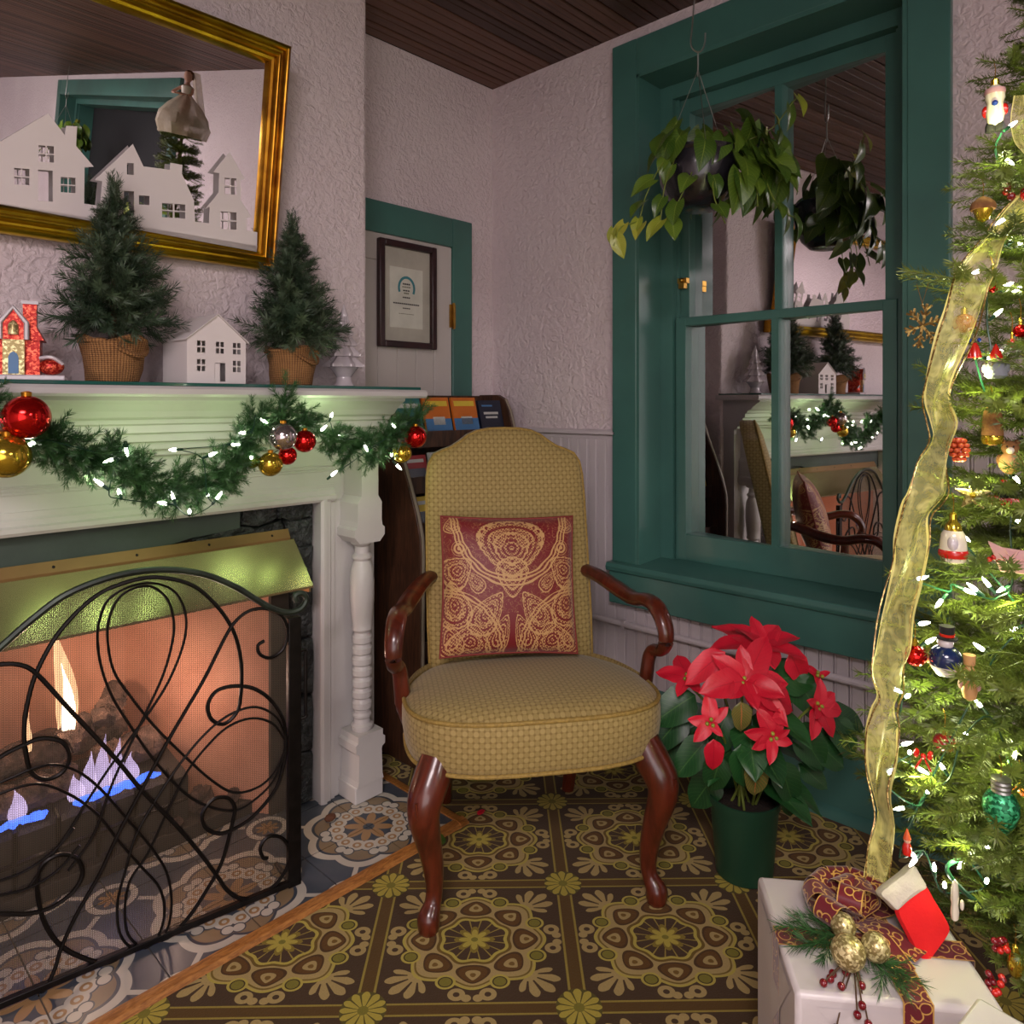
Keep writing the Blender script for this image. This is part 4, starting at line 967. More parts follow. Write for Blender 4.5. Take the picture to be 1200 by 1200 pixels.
# ================================================================== GILT MIRROR leaning off the chimney breast
PHI = R(8.4)
MX1 = 1.041; MX0 = -.25; MH = .625
mr = thing('gilt_mirror', ((MX0+MX1)/2, 1.945, 1.578), 'large mirror in a moulded gilt frame leaning out above the mantelpiece', 'mirror', rot=(PHI, 0, 0))
mcx = (MX0+MX1)/2
prof = [(0,.018),(0,-.012),(.004,-.020),(.012,-.024),(.019,-.020),(.022,-.012),(.027,-.012),(.030,-.018),(.036,-.022),(.042,-.018),(.045,-.008),(.052,-.006),(.056,-.010),(.060,-.004),(.064,.006),(.064,.018)]
fw = .064
def frame_side(p0, p1, inward, mat, nm):
    p0 = Vector(p0); p1 = Vector(p1); iw = Vector(inward); dr = (p1-p0).normalized(); rr = []
    for k, p in ((1, p0), (-1, p1)):
        rr.append([p+iw*a+dr*k*a+Vector((0, b, 0)) for a, b in prof])
    n_ = len(prof); mb = MB(); mb.add(rr[0]+rr[1], [(i, i+1, n_+i+1, n_+i) for i in range(n_-1)]+[list(range(n_))[::-1], [n_+i for i in range(n_)]])
    bm = bmesh.new(); o = mb.build(nm, mat, mr, angle=50); bm.from_mesh(o.data); bmesh.ops.recalc_face_normals(bm, faces=bm.faces); bm.to_mesh(o.data); bm.free()
    o.data.set_sharp_from_angle(angle=R(50)); return o
hwid = (MX1-MX0)/2
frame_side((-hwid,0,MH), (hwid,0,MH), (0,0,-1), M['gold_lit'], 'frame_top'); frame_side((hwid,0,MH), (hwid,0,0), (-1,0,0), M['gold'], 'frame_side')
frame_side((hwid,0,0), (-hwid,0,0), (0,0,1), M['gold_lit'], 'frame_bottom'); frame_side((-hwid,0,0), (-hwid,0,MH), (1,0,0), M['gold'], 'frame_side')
MB().box(-hwid+.055, hwid-.055, .006, .010, .055, MH-.055).build('mirror_glass', 'mirror', mr, smooth=False)
MB().box(-hwid+.01, hwid-.01, .011, .018, .01, MH-.01).build('backing', 'walnut', mr, smooth=False)

# ---- white paper village standing on the inner lip of the mirror frame
def onM(px, py, d=-.012):
    n_ = Vector((0, -math.cos(PHI), -math.sin(PHI))); o0 = Vector((mcx, 1.945, 1.578))-n_*d*1.0
    o0 = Vector((mcx, 1.945, 1.578))+n_*(-d)
    rr = ray(px, py); t = (o0-EYEP).dot(n_)/rr.dot(n_); h = EYEP+rr*t
    l = h-Vector((mcx, 1.945, 1.578)); zl = l.y*math.sin(PHI)*1.0+l.z*math.cos(PHI); return (l.x, zl)
def q3(L): return [(x/3, y/3) for x, y in L]
vil = q3([(-150,560),(-60,530),(0,478),(170,372),(228,452),(234,418),(272,420),(268,492),(330,568),(298,570),(296,704),(352,712),(360,622),(333,617),(468,484),(505,566),(598,578),(600,552),(642,560),(640,592),(682,690),(686,768),(735,774),(738,712),(722,722),(770,660),(772,590),(750,586),(808,512),(862,612),(846,614),(848,690),(884,750),(868,752),(868,800),(905,806),(903,878)])
low = [(vil[0][0], 250), (301, 292)]
outline = [onM(*p) for p in vil]
lowz = fw+.001
poly = outline+[(onM(301, 292)[0], lowz), (outline[0][0], lowz)]
holes = []
def win4(x0, y0, x1, y1, nx=2, ny=2, g=.14):
    for i in range(nx):
        for j_ in range(ny):
            ax = x0+(x1-x0)*(i+(g if i else 0)/2)/nx; bx = x0+(x1-x0)*(i+1-(g if i < nx-1 else 0)/2)/nx; sl = .07
            ay = y0+(y1-y0)*(j_+(g if j_ else 0)/2)/ny; by = y0+(y1-y0)*(j_+1-(g if j_ < ny-1 else 0)/2)/ny
            holes.append([onM(*p) for p in q3([(ax, ay+(ax-x0)*sl), (bx, ay+(bx-x0)*sl), (bx, by+(bx-x0)*sl), (ax, by+(ax-x0)*sl)])])
win4(136,490,190,550); win4(50,574,104,634); win4(214,606,266,662); win4(134,580,186,694,1,1); win4(447,553,471,596,1,1); win4(436,656,472,744,1,1); win4(489,672,526,706,1,1); win4(570,700,652,752); win4(790,606,832,666); win4(776,730,832,794)
cu_ = bpy.data.curves.new('v', 'CURVE'); cu_.dimensions = '2D'; cu_.fill_mode = 'BOTH'; cu_.extrude = .0008
for L in [poly]+holes:
    sp = cu_.splines.new('POLY'); sp.points.add(len(L)-1); sp.use_cyclic_u = True
    for i, (a, b) in enumerate(L): sp.points[i].co = (a, b, 0, 1)
tmp = bpy.data.objects.new('v', cu_); C.objects.link(tmp)
me = bpy.data.meshes.new_from_object(tmp); bpy.data.objects.remove(tmp); me.name = 'paper_village'; me.materials.clear(); me.materials.append(M['paper'])
pv = bpy.data.objects.new('paper_village', me); C.objects.link(pv)
pv.matrix_world = Matrix.Translation((mcx, 1.945, 1.578)) @ Matrix.Rotation(PHI, 4, 'X') @ Matrix.Translation((0, -.012, 0)) @ Matrix.Rotation(R(90), 4, 'X')
tag(pv, 'white cut paper village silhouette with window holes standing against the mirror', 'paper village')

# ================================================================== ON THE MANTEL SHELF
ZS = 1.2470
def sprig_mesh(name, mat, L, n, nl, nw, spread, seed, droop=0, twigs=0, stem=.0018, up_bias=0.0):
    random.seed(seed); mb = MB(); strands = [[Vector((0, 0, 0)), Vector((random.uniform(-.03, .03)*L, 0, L*.5)), Vector((random.uniform(-.06, .06)*L, 0, L))]]
    for t in range(twigs):
        k = .18+.62*t/max(1, twigs); s_ = 1 if t % 2 else -1; b = Vector((0, 0, L*k)); ln = L*(.42*(1-k)+.16)
        strands.append([b, b+Vector((s_*ln*.42, random.uniform(-.1, .1)*ln, ln*.30)), b+Vector((s_*ln*.75, random.uniform(-.1, .1)*ln, ln*.72))])
    for si, sd in enumerate(strands):
        P = catmull(sd, 8); mb.tube(P, lerp_list([stem if si == 0 else stem*.7, stem*.4], len(P)), 4, cap=False)
        ln = sum((P[i+1]-P[i]).length for i in range(len(P)-1)); cnt = int(n*ln/L)
        for i in range(cnt):
            t = (i+random.random())/cnt*(len(P)-1.001); k = int(t); p = P[k].lerp(P[k+1], t-k); d = (P[k+1]-P[k]).normalized()
            a = random.uniform(0, 2*math.pi); u = d.orthogonal().normalized(); v = d.cross(u); side = u*math.cos(a)+v*math.sin(a); side.y *= (1-up_bias); side.normalize()
            q = random.uniform(.75, 1.1); end = p+(side*math.sin(spread)+d*math.cos(spread))*nl*q; wv = d.cross(side).normalized()*nw
            mid = p.lerp(end, .5); b0 = len(mb.v); mb.v += [p, mid+wv, end, mid-wv]; mb.f.append([b0, b0+1, b0+2, b0+3])
    return mb.mesh(name, M[mat], smooth=False)
mini = [sprig_mesh('mini_branch', 'dark_needle', .105, 170, .020, .00075, R(48), 20+i, twigs=4) for i in range(4)]
def mini_tree(px, yv, label, seed, h=.47):
    random.seed(seed); p = onY(px, 447, yv); p.z = ZS
    t = thing('miniature_fir', p, label, 'miniature tree', 'miniature firs on the mantel')
    o = t['_o']
    n_ = 28; rings_ = []
    for zz, r in ((.0, .052), (.004, .056), (.03, .060), (.06, .064), (.085, .070), (.098, .074), (.104, .066), (.098, .052), (.09, .03)):
        rings_.append([(p.x+math.cos(a)*r*(1+.04*math.sin(a*5+zz*60)+random.uniform(-.02, .02)), p.y+math.sin(a)*r*(1+.04*math.sin(a*5+zz*60)), p.z+zz+(.008*math.sin(a*3+seed) if zz > .08 else 0)) for a in [2*math.pi*i/n_ for i in range(n_)]])
    sk = MB().rings(rings_).build('burlap_pot', 'burlap', t)
    fl = catmull([p+Vector((.066*math.cos(a), .066*math.sin(a), .094-.03*max(0, math.sin(a*1.5)))) for a in [R(q) for q in range(150, 400, 14)]], 2)
    MB().tube(fl, .010, 6, flat=.6).build('burlap_fold', 'burlap', sk, org=o)
    MB().tube([p+Vector((0, 0, .09)), p+Vector((0, 0, h-.03))], [.008, .003], 8).build('trunk', 'twig', t)
    z_ = .135; k = 0
    while z_ < h-.05:
        tt = (z_-.135)/(h-.185); n2 = int(9-4*tt); L = .124*(1-tt)**.85+.032
        for i in range(n2):
            a = k*2.4+i*2*math.pi/n2+random.uniform(-.25, .25); el = R(8+48*tt+random.uniform(-14, 14))
            d = Vector((math.cos(a)*math.cos(el), math.sin(a)*math.cos(el), math.sin(el)))
            s_ = L/.105*random.uniform(.82, 1.1)*(.72 if d.y > .35 else 1)
            inst(mini[(k+i) % 4], 'branch', t, Matrix.Translation((0, 0, z_)) @ aim(d, random.uniform(0, 6)) @ Matrix.Diagonal((max(.8, s_), max(.8, s_), s_, 1)))
        z_ += .026; k += 1
    for i in range(3): inst(mini[i], 'branch', t, Matrix.Translation((0, 0, h-.085)) @ aim((.12*math.cos(i*2.1), .12*math.sin(i*2.1), 1), i) @ Matrix.Diagonal((.7, .7, 1.0, 1)))
    return t
mini_tree(133, 1.850, 'miniature fir in a burlap wrapped pot between red glitter house and paper house', 5)
mini_tree(342, 1.850, 'miniature fir in a burlap wrapped pot beside the white ceramic tree', 6)
# white paper house
hp_ = onY(240, 447, 1.83); hp_.z = ZS
ph = thing('paper_house', hp_, 'small white paper house with gabled front and six windows on the mantel', 'paper house', rot=R(4))
hw, hdp, he, hr = .076, .062, .108, .170
def wallcut(pts, holes_, th, name, mw, mat='paper'):
    cv = bpy.data.curves.new('v', 'CURVE'); cv.dimensions = '2D'; cv.fill_mode = 'BOTH'; cv.extrude = th/2
    for L in [pts]+holes_:
        sp = cv.splines.new('POLY'); sp.points.add(len(L)-1); sp.use_cyclic_u = True
        for i, (a, b) in enumerate(L): sp.points[i].co = (a, b, 0, 1)
    t_ = bpy.data.objects.new('v', cv); C.objects.link(t_); me_ = bpy.data.meshes.new_from_object(t_); bpy.data.objects.remove(t_)
    me_.name = name; me_.materials.clear(); me_.materials.append(M[mat]); return me_, mw
def four(cx, cz, w_, h_):
    return [[(cx+a*w_*.54-w_*.42/1, cz+b*h_*.54-h_*.42), (cx+a*w_*.54+w_*.0, cz+b*h_*.54-h_*.42), (cx+a*w_*.54, cz+b*h_*.54), (cx+a*w_*.54-w_*.42, cz+b*h_*.54)] for a in (0, 1) for b in (0, 1)]
hl = []
for c_ in ((-.043, .088), (.005, .088), (.050, .088), (-.043, .043), (.050, .043)): hl += four(c_[0], c_[1], .022, .030)
hl.append([(-.007, .006), (.021, .006), (.021, .052), (-.007, .052)])
up = Matrix.Rotation(R(90), 4, 'X')
me_, mw = wallcut([(-hw, 0), (hw, 0), (hw, he), (0, hr), (-hw, he)], hl, .0016, 'front_wall', None)
inst(me_, 'front_wall', ph, Matrix.Translation((0, -hdp, 0)) @ up)
me_, mw = wallcut([(-hw, 0), (hw, 0), (hw, he), (0, hr), (-hw, he)], [], .0016, 'back_wall', None); inst(me_, 'back_wall', ph, Matrix.Translation((0, hdp, 0)) @ up)
for s_ in (-1, 1):
    MB().box(s_*hw-.0008, s_*hw+.0008, -hdp, hdp, 0, he).build('side_wall', 'paper', ph, smooth=False)
    MB().add([(0,-hdp-.006,hr+.003),(s_*(hw+.007),-hdp-.006,he-.002),(s_*(hw+.007),hdp+.006,he-.002),(0,hdp+.006,hr+.003),(0,-hdp-.006,hr+.001),(s_*(hw+.007),-hdp-.006,he-.004),(s_*(hw+.007),hdp+.006,he-.004),(0,hdp+.006,hr+.001)],
             [(0,1,2,3),(7,6,5,4),(0,4,5,1),(1,5,6,2),(2,6,7,3),(3,7,4,0)]).build('roof', 'paper', ph, smooth=False)
MB().box(-.006, .006, -hdp-.001, -hdp+.001, 0, .05).build('door_flap', 'paper', ph, smooth=False)
# white ceramic tree
cp = onY(403, 447, 1.875); cp.z = ZS
ctree = thing('ceramic_tree', cp, 'white glazed ceramic tree figurine at the end of the mantel', 'figurine')
MB().lathe([(.028,0),(.032,.004),(.024,.014),(.022,.03),(.034,.048),(.046,.062),(.040,.064)], 24, cp).build('pedestal', 'ceramic', ctree)
random.seed(2)
for k in range(5):
    z_ = .060+k*.032; r = .054-k*.0095
    mb = MB(); n_ = 16; mb.rings([[(cp.x+math.cos(a)*q*(1+.14*math.cos(a*7)), cp.y+math.sin(a)*q*(1+.14*math.cos(a*7)), cp.z+z_+h_) for a in [2*math.pi*i/42 for i in range(42)]] for q, h_ in ((r*.5, -.002), (r*1.02, 0), (r, .008), (r*.75, .02), (r*.45, .038))]); mb.build('tier', 'ceramic', ctree)
MB().lathe([(.010,0),(.012,.012),(.007,.026),(.001,.045)], 12, cp+Vector((0,0,.205))).build('tip', 'ceramic', ctree)
# red glitter house at the other end
gp = onY(30, 440, 1.83); gp.z = ZS
gh = thing('glitter_house', gp, 'red glitter village house with gold doorway on a white base', 'figurine', rot=R(-18))
MB().box(-.085, .075, -.045, .045, 0, .012).build('base', 'ceramic', gh, bevel=.003)
MB().box(-.045, .028, -.03, .03, .012, .085).build('wall', 'glit_red', gh, smooth=False)
MB().prism([(-.052,.085),(.036,.085),(.020,.118),(-.036,.118)], -.036, .036, 'y').build('roof', 'glit_red', gh, smooth=False)
MB().prism([(-.036,.012),(.002,.012),(.002,.085),(-.036,.085)], -.044, -.03, 'y').build('porch', 'glit_gold', gh, smooth=False)
MB().prism([(-.040,.085),(.006,.085),(.006,.118),(-.017,.150),(-.040,.118)], -.046, .0, 'y').build('gable', 'glit_red', gh, smooth=False)
MB().tube([(-.040,-.048,.085),(-.040,-.048,.12),(-.017,-.048,.152),(.006,-.048,.12),(.006,-.048,.085)], .005, 6).build('snow_trim', 'ceramic', gh)
MB().lathe([(.0095,0),(.0095,.02),(.006,.026),(.001,.03)], 12, (-.017,-.047,.095)).build('gold_window', 'glit_gold', gh)
mb = MB(); dd = [(-.026,.014),(-.008,.014),(-.008,.048),(-.011,.056),(-.017,.060),(-.023,.056),(-.026,.048)]; mb.prism(dd, -.046, -.043, 'y'); mb.build('doorway', 'brochure_blue', gh, smooth=False)
ch_ = MB().box(-.005, .020, .0, .024, .105, .165).build('chimney', 'glit_red', gh, smooth=False); MB().box(-.008, .023, -.003, .027, .165, .172).build('chimney_cap', 'ceramic', ch_, org=(0,0,0))
bu = MB().ball((.048,-.02,.03), .022, 14, 10, (1.1,.9,.8)).build('bush', 'glit_red', gh); MB().tube(catmull([(.028,-.03,.048),(.05,-.036,.050),(.070,-.03,.036)], 4), .004, 6).build('snow_trim', 'ceramic', bu, org=(0,0,0))

# ================================================================== GARLAND along the mantel edge
gs = [sprig_mesh('garland_sprig', 'garland_needle', .085, 190, .020, .0008, R(52), 40+i, twigs=2) for i in range(5)]
YG = 1.685
gpath = [(-90,500),(-40,480),(0,492),(40,512),(75,528),(110,532),(145,552),(180,566),(215,572),(248,560),(275,536),(290,508),(312,490),(345,497),(380,508),(412,524),(440,520),(463,505),(492,488)]
GP = catmull([onY(a, b, YG+.006*math.sin(i*1.7)) for i, (a, b) in enumerate(gpath)], 5)
gar = thing('fir_garland', onY(215, 572, YG), 'green fir garland swagged along the white mantelpiece edge', 'garland'); go = Vector(gar['_o'])
MB().tube(GP, .003, 6).build('garland_wire', 'wire_green', gar)
random.seed(77)
for i in range(1, len(GP)-1):
    for k in range(3):
        tg = (GP[i+1]-GP[i-1]).normalized(); a = random.uniform(0, 2*math.pi); u = tg.orthogonal().normalized(); v = tg.cross(u); sd = u*math.cos(a)+v*math.sin(a)
        if sd.y > .25: sd.y *= -.6
        d = (tg*random.choice((1, 1, -1))*random.uniform(.3, .9)+sd*.75).normalized(); s_ = random.uniform(.62, .95)
        inst(gs[(i+k) % 5], 'sprig', gar, Matrix.Translation(GP[i]-go) @ aim(d, random.uniform(0, 6)) @ Matrix.Scale(s_, 4))
for (px, py, qx, qy, s_) in ((332,478,336,440,1.05), (330,480,345,455,.8), (350,490,372,474,.7), (205,555,233,528,.7), (95,535,80,562,.8), (215,575,225,610,.7), (50,520,75,490,.9), (290,515,272,498,.7), (410,530,395,560,.75), (430,530,428,565,.75), (480,500,500,470,.7), (150,560,135,588,.7), (170,570,168,600,.7)):
    p = onY(px, py, YG-.008); d = onY(qx, qy, YG-.02)-p
    inst(gs[int(px) % 5], 'sprig', gar, Matrix.Translation(p-go) @ aim(d, px) @ Matrix.Scale(s_, 4))
def bauble(px, py, yv, r, mat, label):
    p = onY(px, py, yv); b = thing('bauble', p, label, 'bauble', 'glass baubles on the garland')
    MB().ball(p, r, 24, 16).build('glass_ball', mat, b); MB().lathe([(r*.22, r*.95), (r*.22, r*1.15), (r*.10, r*1.2)], 12, p).build('cap', 'gold', b)
    return b
bauble(31, 489, 1.625, .0415, 'red_ball', 'large shiny red bauble on the garland beside a gold one')
bauble(8, 535, 1.625, .0405, 'gold_ball', 'large shiny gold bauble hanging under the large red one')
bauble(-10, 497, 1.64, .028, 'silver_ball', 'pale glass bauble half behind the large red bauble')
bauble(20, 512, 1.66, .012, 'silver_ball', 'tiny silvery bauble tucked below the large red one')
bauble(332, 512, 1.635, .0345, 'silver_ball', 'clear silvery bauble at the garland peak')
bauble(357, 517, 1.645, .0285, 'red_ball', 'red bauble beside the clear silvery bauble')
bauble(337, 534, 1.650, .023, 'red_ball', 'small red bauble below the clear silvery bauble')
bauble(317, 544, 1.640, .0295, 'gold_ball', 'gold bauble hanging under the clear silvery bauble')
bauble(296, 540, 1.662, .018, 'green_ball', 'small olive gold bauble behind the garland sprigs')
bauble(487, 512, 1.660, .0325, 'red_ball', 'red bauble at the shelf end beside the brochures')
bauble(471, 531, 1.670, .028, 'gold_ball', 'gold bauble at the shelf end under the red one')
# mini lights
bulb_me = MB().lathe([(.0022,-.006),(.0034,-.003),(.0036,.004),(.0028,.010),(.0006,.016)], 8).mesh('bulb', M['bulb'])
sock_me = MB().lathe([(.0030,-.020),(.0034,-.006),(.0024,-.004)], 8).mesh('socket', M['wire_green'])
def chain(P):
    P = list(P); out = [P.pop(0)]
    while P:
        q = min(P, key=lambda p: (p-out[-1]).length); P.remove(q); out.append(q)
    return out
def light_string(name, pts, label, energy, lights, seed, group=None, rs=1.0):
    random.seed(seed); t = thing(name, pts[0], label, 'string lights'); o = Vector(t['_o'])
    W = []
    for i, p in enumerate(pts):
        d = Vector((random.uniform(-1, 1), random.uniform(-1, 1), random.uniform(-.9, .9))).normalized(); mw = Matrix.Translation(p-o) @ aim(d) @ Matrix.Scale(rs, 4)
        b = inst(bulb_me, 'bulb', t, mw); inst(sock_me, 'socket', t, mw); W.append(p-d*.02)
    return t, W
gl = [(38,520),(148,527),(130,539),(205,527),(247,533),(118,567),(140,578),(193,590),(222,600),(203,583),(243,580),(255,583),(307,492),(286,507),(274,521),(295,537),(357,504),(388,488),(378,503),(397,511),(390,556),(428,523),(459,532),(466,546),(462,500)]
glp = [onY(a, b, YG-.035+.02*((i*37) % 5)/5) for i, (a, b) in enumerate(gl)]
ls, W = light_string('garland_lights', glp, 'warm white mini lights on green wire woven through the mantel garland', 0, [], 3)
srt = chain(sorted(W, key=lambda p: p.x)); MB().tube(catmull(srt, 4), .0012, 5).build('wire', 'wire_green', ls)
GLOW = (.64, 1.0, .42); TGLOW = (.95, 1.0, .42)
for i in range(1, len(glp), 2):
    lamp('garland_glow', 'POINT', glp[i]+Vector((0, .05, 0))-Vector(ls['_o']), .085, GLOW, .004, parent=ls)
# ================================================================== leaves
def leaf_mesh(name, mat, L, W, shape, curl, fold, seed, nu=6, nv=9):
    random.seed(seed); wob = random.uniform(-.12, .12)
    def fn(u, v):
        a = u*2-1
        if shape == 'heart': wv = W*(max(0, math.sin(math.pi*min(1, .12+v*.88)))**.8)*(1.12-.45*v); z = L*(v-.14*(abs(a)**1.5)*max(0, 1-v*2.2)*1.3)
        elif shape == 'point': wv = W*(max(0, math.sin(math.pi*v**.82))**.85)*(1+.10*math.sin(v*9)); z = L*v
        else: wv = W*(max(0, math.sin(math.pi*v**.95))**.9); z = L*v
        if v > .999: wv = 0.0003
        return Vector((a*wv+wob*L*v*v*.5, fold*abs(a)*wv-curl*L*v*v+.02*L*math.sin(a*3+v*7), z))
    return MB().grid(fn, nu, nv).mesh(name, M[mat])
def frame(p, d, n, s=1.0):
    d = Vector(d).normalized(); x = d.cross(Vector(n)); x = x.normalized() if x.length > 1e-4 else d.orthogonal().normalized(); n = x.cross(d)
    return Matrix.Translation(p) @ Matrix(((x.x, n.x, d.x, 0), (x.y, n.y, d.y, 0), (x.z, n.z, d.z, 0), (0, 0, 0, 1))) @ Matrix.Scale(s, 4)
CAMV = -FWD

# ================================================================== HANGING PLANT
hc = rf((818-600)/FPX*2.19, 2.19, 0); rimz, botz = 1.945, 1.780
hpnt = thing('hanging_plant', (hc.x, hc.y, botz), 'trailing philodendron in a dark bowl hung by wires before the window', 'hanging plant', 'plants hung before the windows'); ho = Vector(hpnt['_o'])
MB().lathe([(.045,0),(.062,.004),(.092,.035),(.112,.080),(.118,.120),(.116,.155),(.121,.162),(.121,.170),(.112,.170),(.110,.150),(.04,.145),(.001,.145)], 32, (hc.x, hc.y, botz)).build('bowl', 'pot_dark', hpnt)
MB().lathe([(.001,.152),(.108,.150),(.108,.146)], 20, (hc.x, hc.y, botz)).build('soil', 'soil', hpnt)
hk = Vector((hc.x, hc.y, 2.205))
for a in (R(100), R(220), R(340)): MB().tube([hc+Vector((.118*math.cos(a), .118*math.sin(a), rimz)), hk], .0013, 5).build('wire', 'steel', hpnt)
MB().tube([hk+Vector((0,0,-.02)), hk+Vector((0,0,.055))], .0025, 6).build('twisted_wire', 'steel', hpnt)
hk2 = hk+Vector((0,0,.05)); rr = RIGHT
MB().tube(catmull([hk2+rr*.022+Vector((0,0,.062)), hk2+rr*.020+Vector((0,0,.03)), hk2+rr*.008+Vector((0,0,.006)), hk2-rr*.010+Vector((0,0,.008)), hk2-rr*.022+Vector((0,0,.03)), hk2-rr*.018+Vector((0,0,.08)), hk2-rr*.012+Vector((0,0,.15)), Vector((hc.x, hc.y, ZC-.004))], 5), .0026, 6).build('ceiling_hook', 'steel', hpnt)
hl_me = [leaf_mesh('leaf', 'philo', .085, .034, 'heart', .25+.1*i, .25, 60+i) for i in range(4)]+[leaf_mesh('leaf', 'philo_y', .075, .028, 'heart', .3, .3, 70)]
vines = [[(792,170,2.15),(772,198,2.10),(756,232,2.08),(748,258,2.06),(728,266,2.05),(719,288,2.05)], [(800,165,2.15),(780,215,2.07),(774,258,2.05)], [(835,168,2.2),(872,165,2.18),(905,150,2.16),(925,125,2.15),(936,112,2.15)],
         [(850,172,2.2),(888,198,2.12),(908,235,2.08),(922,250,2.07),(934,256,2.07)], [(838,178,2.12),(836,226,2.06),(850,262,2.05)], [(822,176,2.12),(800,226,2.06),(786,252,2.05)], [(862,172,2.18),(884,195,2.1),(888,242,2.06)], [(800,160,2.2),(792,146,2.2),(800,140,2.2)], [(845,170,2.2),(900,180,2.2),(930,210,2.18)]]
random.seed(31)
def leaf_at(p, k=None, s=1.0, d=None):
    out = Vector((p.x-hc.x, p.y-hc.y, 0)); out = out.normalized() if out.length > .01 else CAMV
    d = d or (out*.45+Vector((random.uniform(-.5, .5), random.uniform(-.5, .5), -random.uniform(.35, 1.1)))); n = out*.7+CAMV*.6+Vector((random.uniform(-.4, .4), random.uniform(-.4, .4), .7))
    inst(hl_me[random.choice((0, 1, 2, 3, 0, 1, 2, 3, 4)) if k is None else k], 'leaf', hpnt, frame(p-ho, d, n, s))
for L in vines:
    P = catmull([atD(*p) for p in L], 5); MB().tube(P, .0019, 5).build('vine', 'vine', hpnt)
    for i in range(3, len(P), 4): leaf_at(P[i]+Vector((0,0,.004)), 4 if L is vines[0] and i > 12 else None, random.uniform(.6, .9))
leaf_at(atD(719, 268, 2.05), 4, .6); leaf_at(atD(752, 262, 2.06), 4, .75); leaf_at(atD(775, 258, 2.05), 4, .9); leaf_at(atD(788, 258, 2.05), 0, .8); leaf_at(atD(905, 132, 2.16), 4, .6)
for i in range(64):
    a, q = random.uniform(0, 6.28), math.sqrt(random.random()); px, py = 868+56*q*math.cos(a), 194+46*q*math.sin(a); leaf_at(atD(px, py-12, random.uniform(2.06, 2.26)), None, random.uniform(.95, 1.4))
for i in range(16): leaf_at(atD(random.uniform(775, 825), random.uniform(150, 185), random.uniform(2.08, 2.28)), None, random.uniform(.8, 1.15))
for i in range(10): leaf_at(Vector((hc.x+random.uniform(.05, .13), hc.y+random.uniform(-.12, .12), random.uniform(1.84, 1.98))), None, random.uniform(.7, 1))
# the same plant hung before the other window, seen in the gilt mirror
hp2 = copy_tree(hpnt); hp2.location = (1.95, -3.9, botz); hp2['label'] = 'second hanging plant whose wire shows in the gilt mirror'

# ================================================================== POINSETTIA
pp = onZ(872, 1022, 0)
poi = thing('poinsettia', (pp.x, pp.y, 0), 'red poinsettia in a green plastic nursery pot on the carpet', 'potted plant'); po = Vector(poi['_o'])
MB().lathe([(.066,.001),(.070,.004),(.0845,.180),(.0885,.182),(.0895,.200),(.0855,.201),(.083,.170),(.001,.168)], 36, po).build('pot', 'pot_green', poi)
MB().lathe([(.001,.178),(.05,.176),(.082,.172),(.082,.169)], 24, po).build('soil', 'soil', poi)
br = [leaf_mesh('bract', 'bract', .10, .026+.004*i, 'point', .12+.12*i, .18, 80+i) for i in range(3)]
gl_ = [leaf_mesh('leaf', 'poin_leaf', .115, .036+.004*i, 'point', .2+.12*i, .15, 90+i) for i in range(3)]; vl = leaf_mesh('leaf', 'varie', .11, .036, 'point', .2, .15, 95)
random.seed(14)
heads = [(892,758,1.90,1.30,9,(.25,1.0)), (872,800,1.78,1.22,9,(.8,.65)), (904,862,1.72,.74,7,(1,.1)), (957,828,1.80,.78,7,(.9,.4)), (832,846,1.74,.62,5,(1,.2)), (806,796,1.88,.85,5,(.5,.8)), (958,794,1.88,.50,4,(.4,.9)), (842,790,1.90,.9,5,(.4,.9))]
for px, py, dd, sz, nb, (cw_, uw) in heads:
    p = atD(px, py, dd); ax = (CAMV*cw_+Vector((0,0,uw))+RIGHT*(px-872)/260).normalized(); u = ax.orthogonal().normalized(); v = ax.cross(u); a0 = random.uniform(0, 6)
    b0 = po+Vector((random.uniform(-.03, .03), random.uniform(-.03, .03), .175)); MB().tube(catmull([b0, b0.lerp(p, .5)+Vector((0,0,.05)), p-ax*.02, p], 5), .0035, 6).build('stem', 'vine', poi)
    for i in range(nb):
        a = a0+i*2.4; ring = (i % 3)/2; d = (u*math.cos(a)+v*math.sin(a))*(1-.2*ring)+ax*(.10+.45*ring)
        s_ = sz*(1.05-.38*ring)*random.uniform(.85, 1.12); inst(random.choice(br), 'bract', poi, frame(p-po+ax*.004*i/3, d, ax, s_))
    for i in range(3): MB().ball(p+ax*.01+u*.008*math.cos(i*2.1)+v*.008*math.sin(i*2.1), .005, 8, 6).build('bud', 'philo_y', poi)
inst(br[1], 'bract', poi, frame(atD(836, 866, 1.74)-po, Vector((0,0,-1))+RIGHT*.05, CAMV, .85)); inst(br[0], 'bract', poi, frame(atD(850, 764, 1.82)-po, -RIGHT*.7+Vector((0,0,-.5)), CAMV+Vector((0,0,1)), 1.3)); inst(br[2], 'bract', poi, frame(atD(882, 802, 1.75)-po, RIGHT*.8+Vector((0,0,-.35)), CAMV+Vector((0,0,1)), 1.35)); inst(br[2], 'bract', poi, frame(atD(925, 765, 1.86)-po, RIGHT*.45+Vector((0,0,-.8)), CAMV+Vector((0,0,.3)), 1.0))
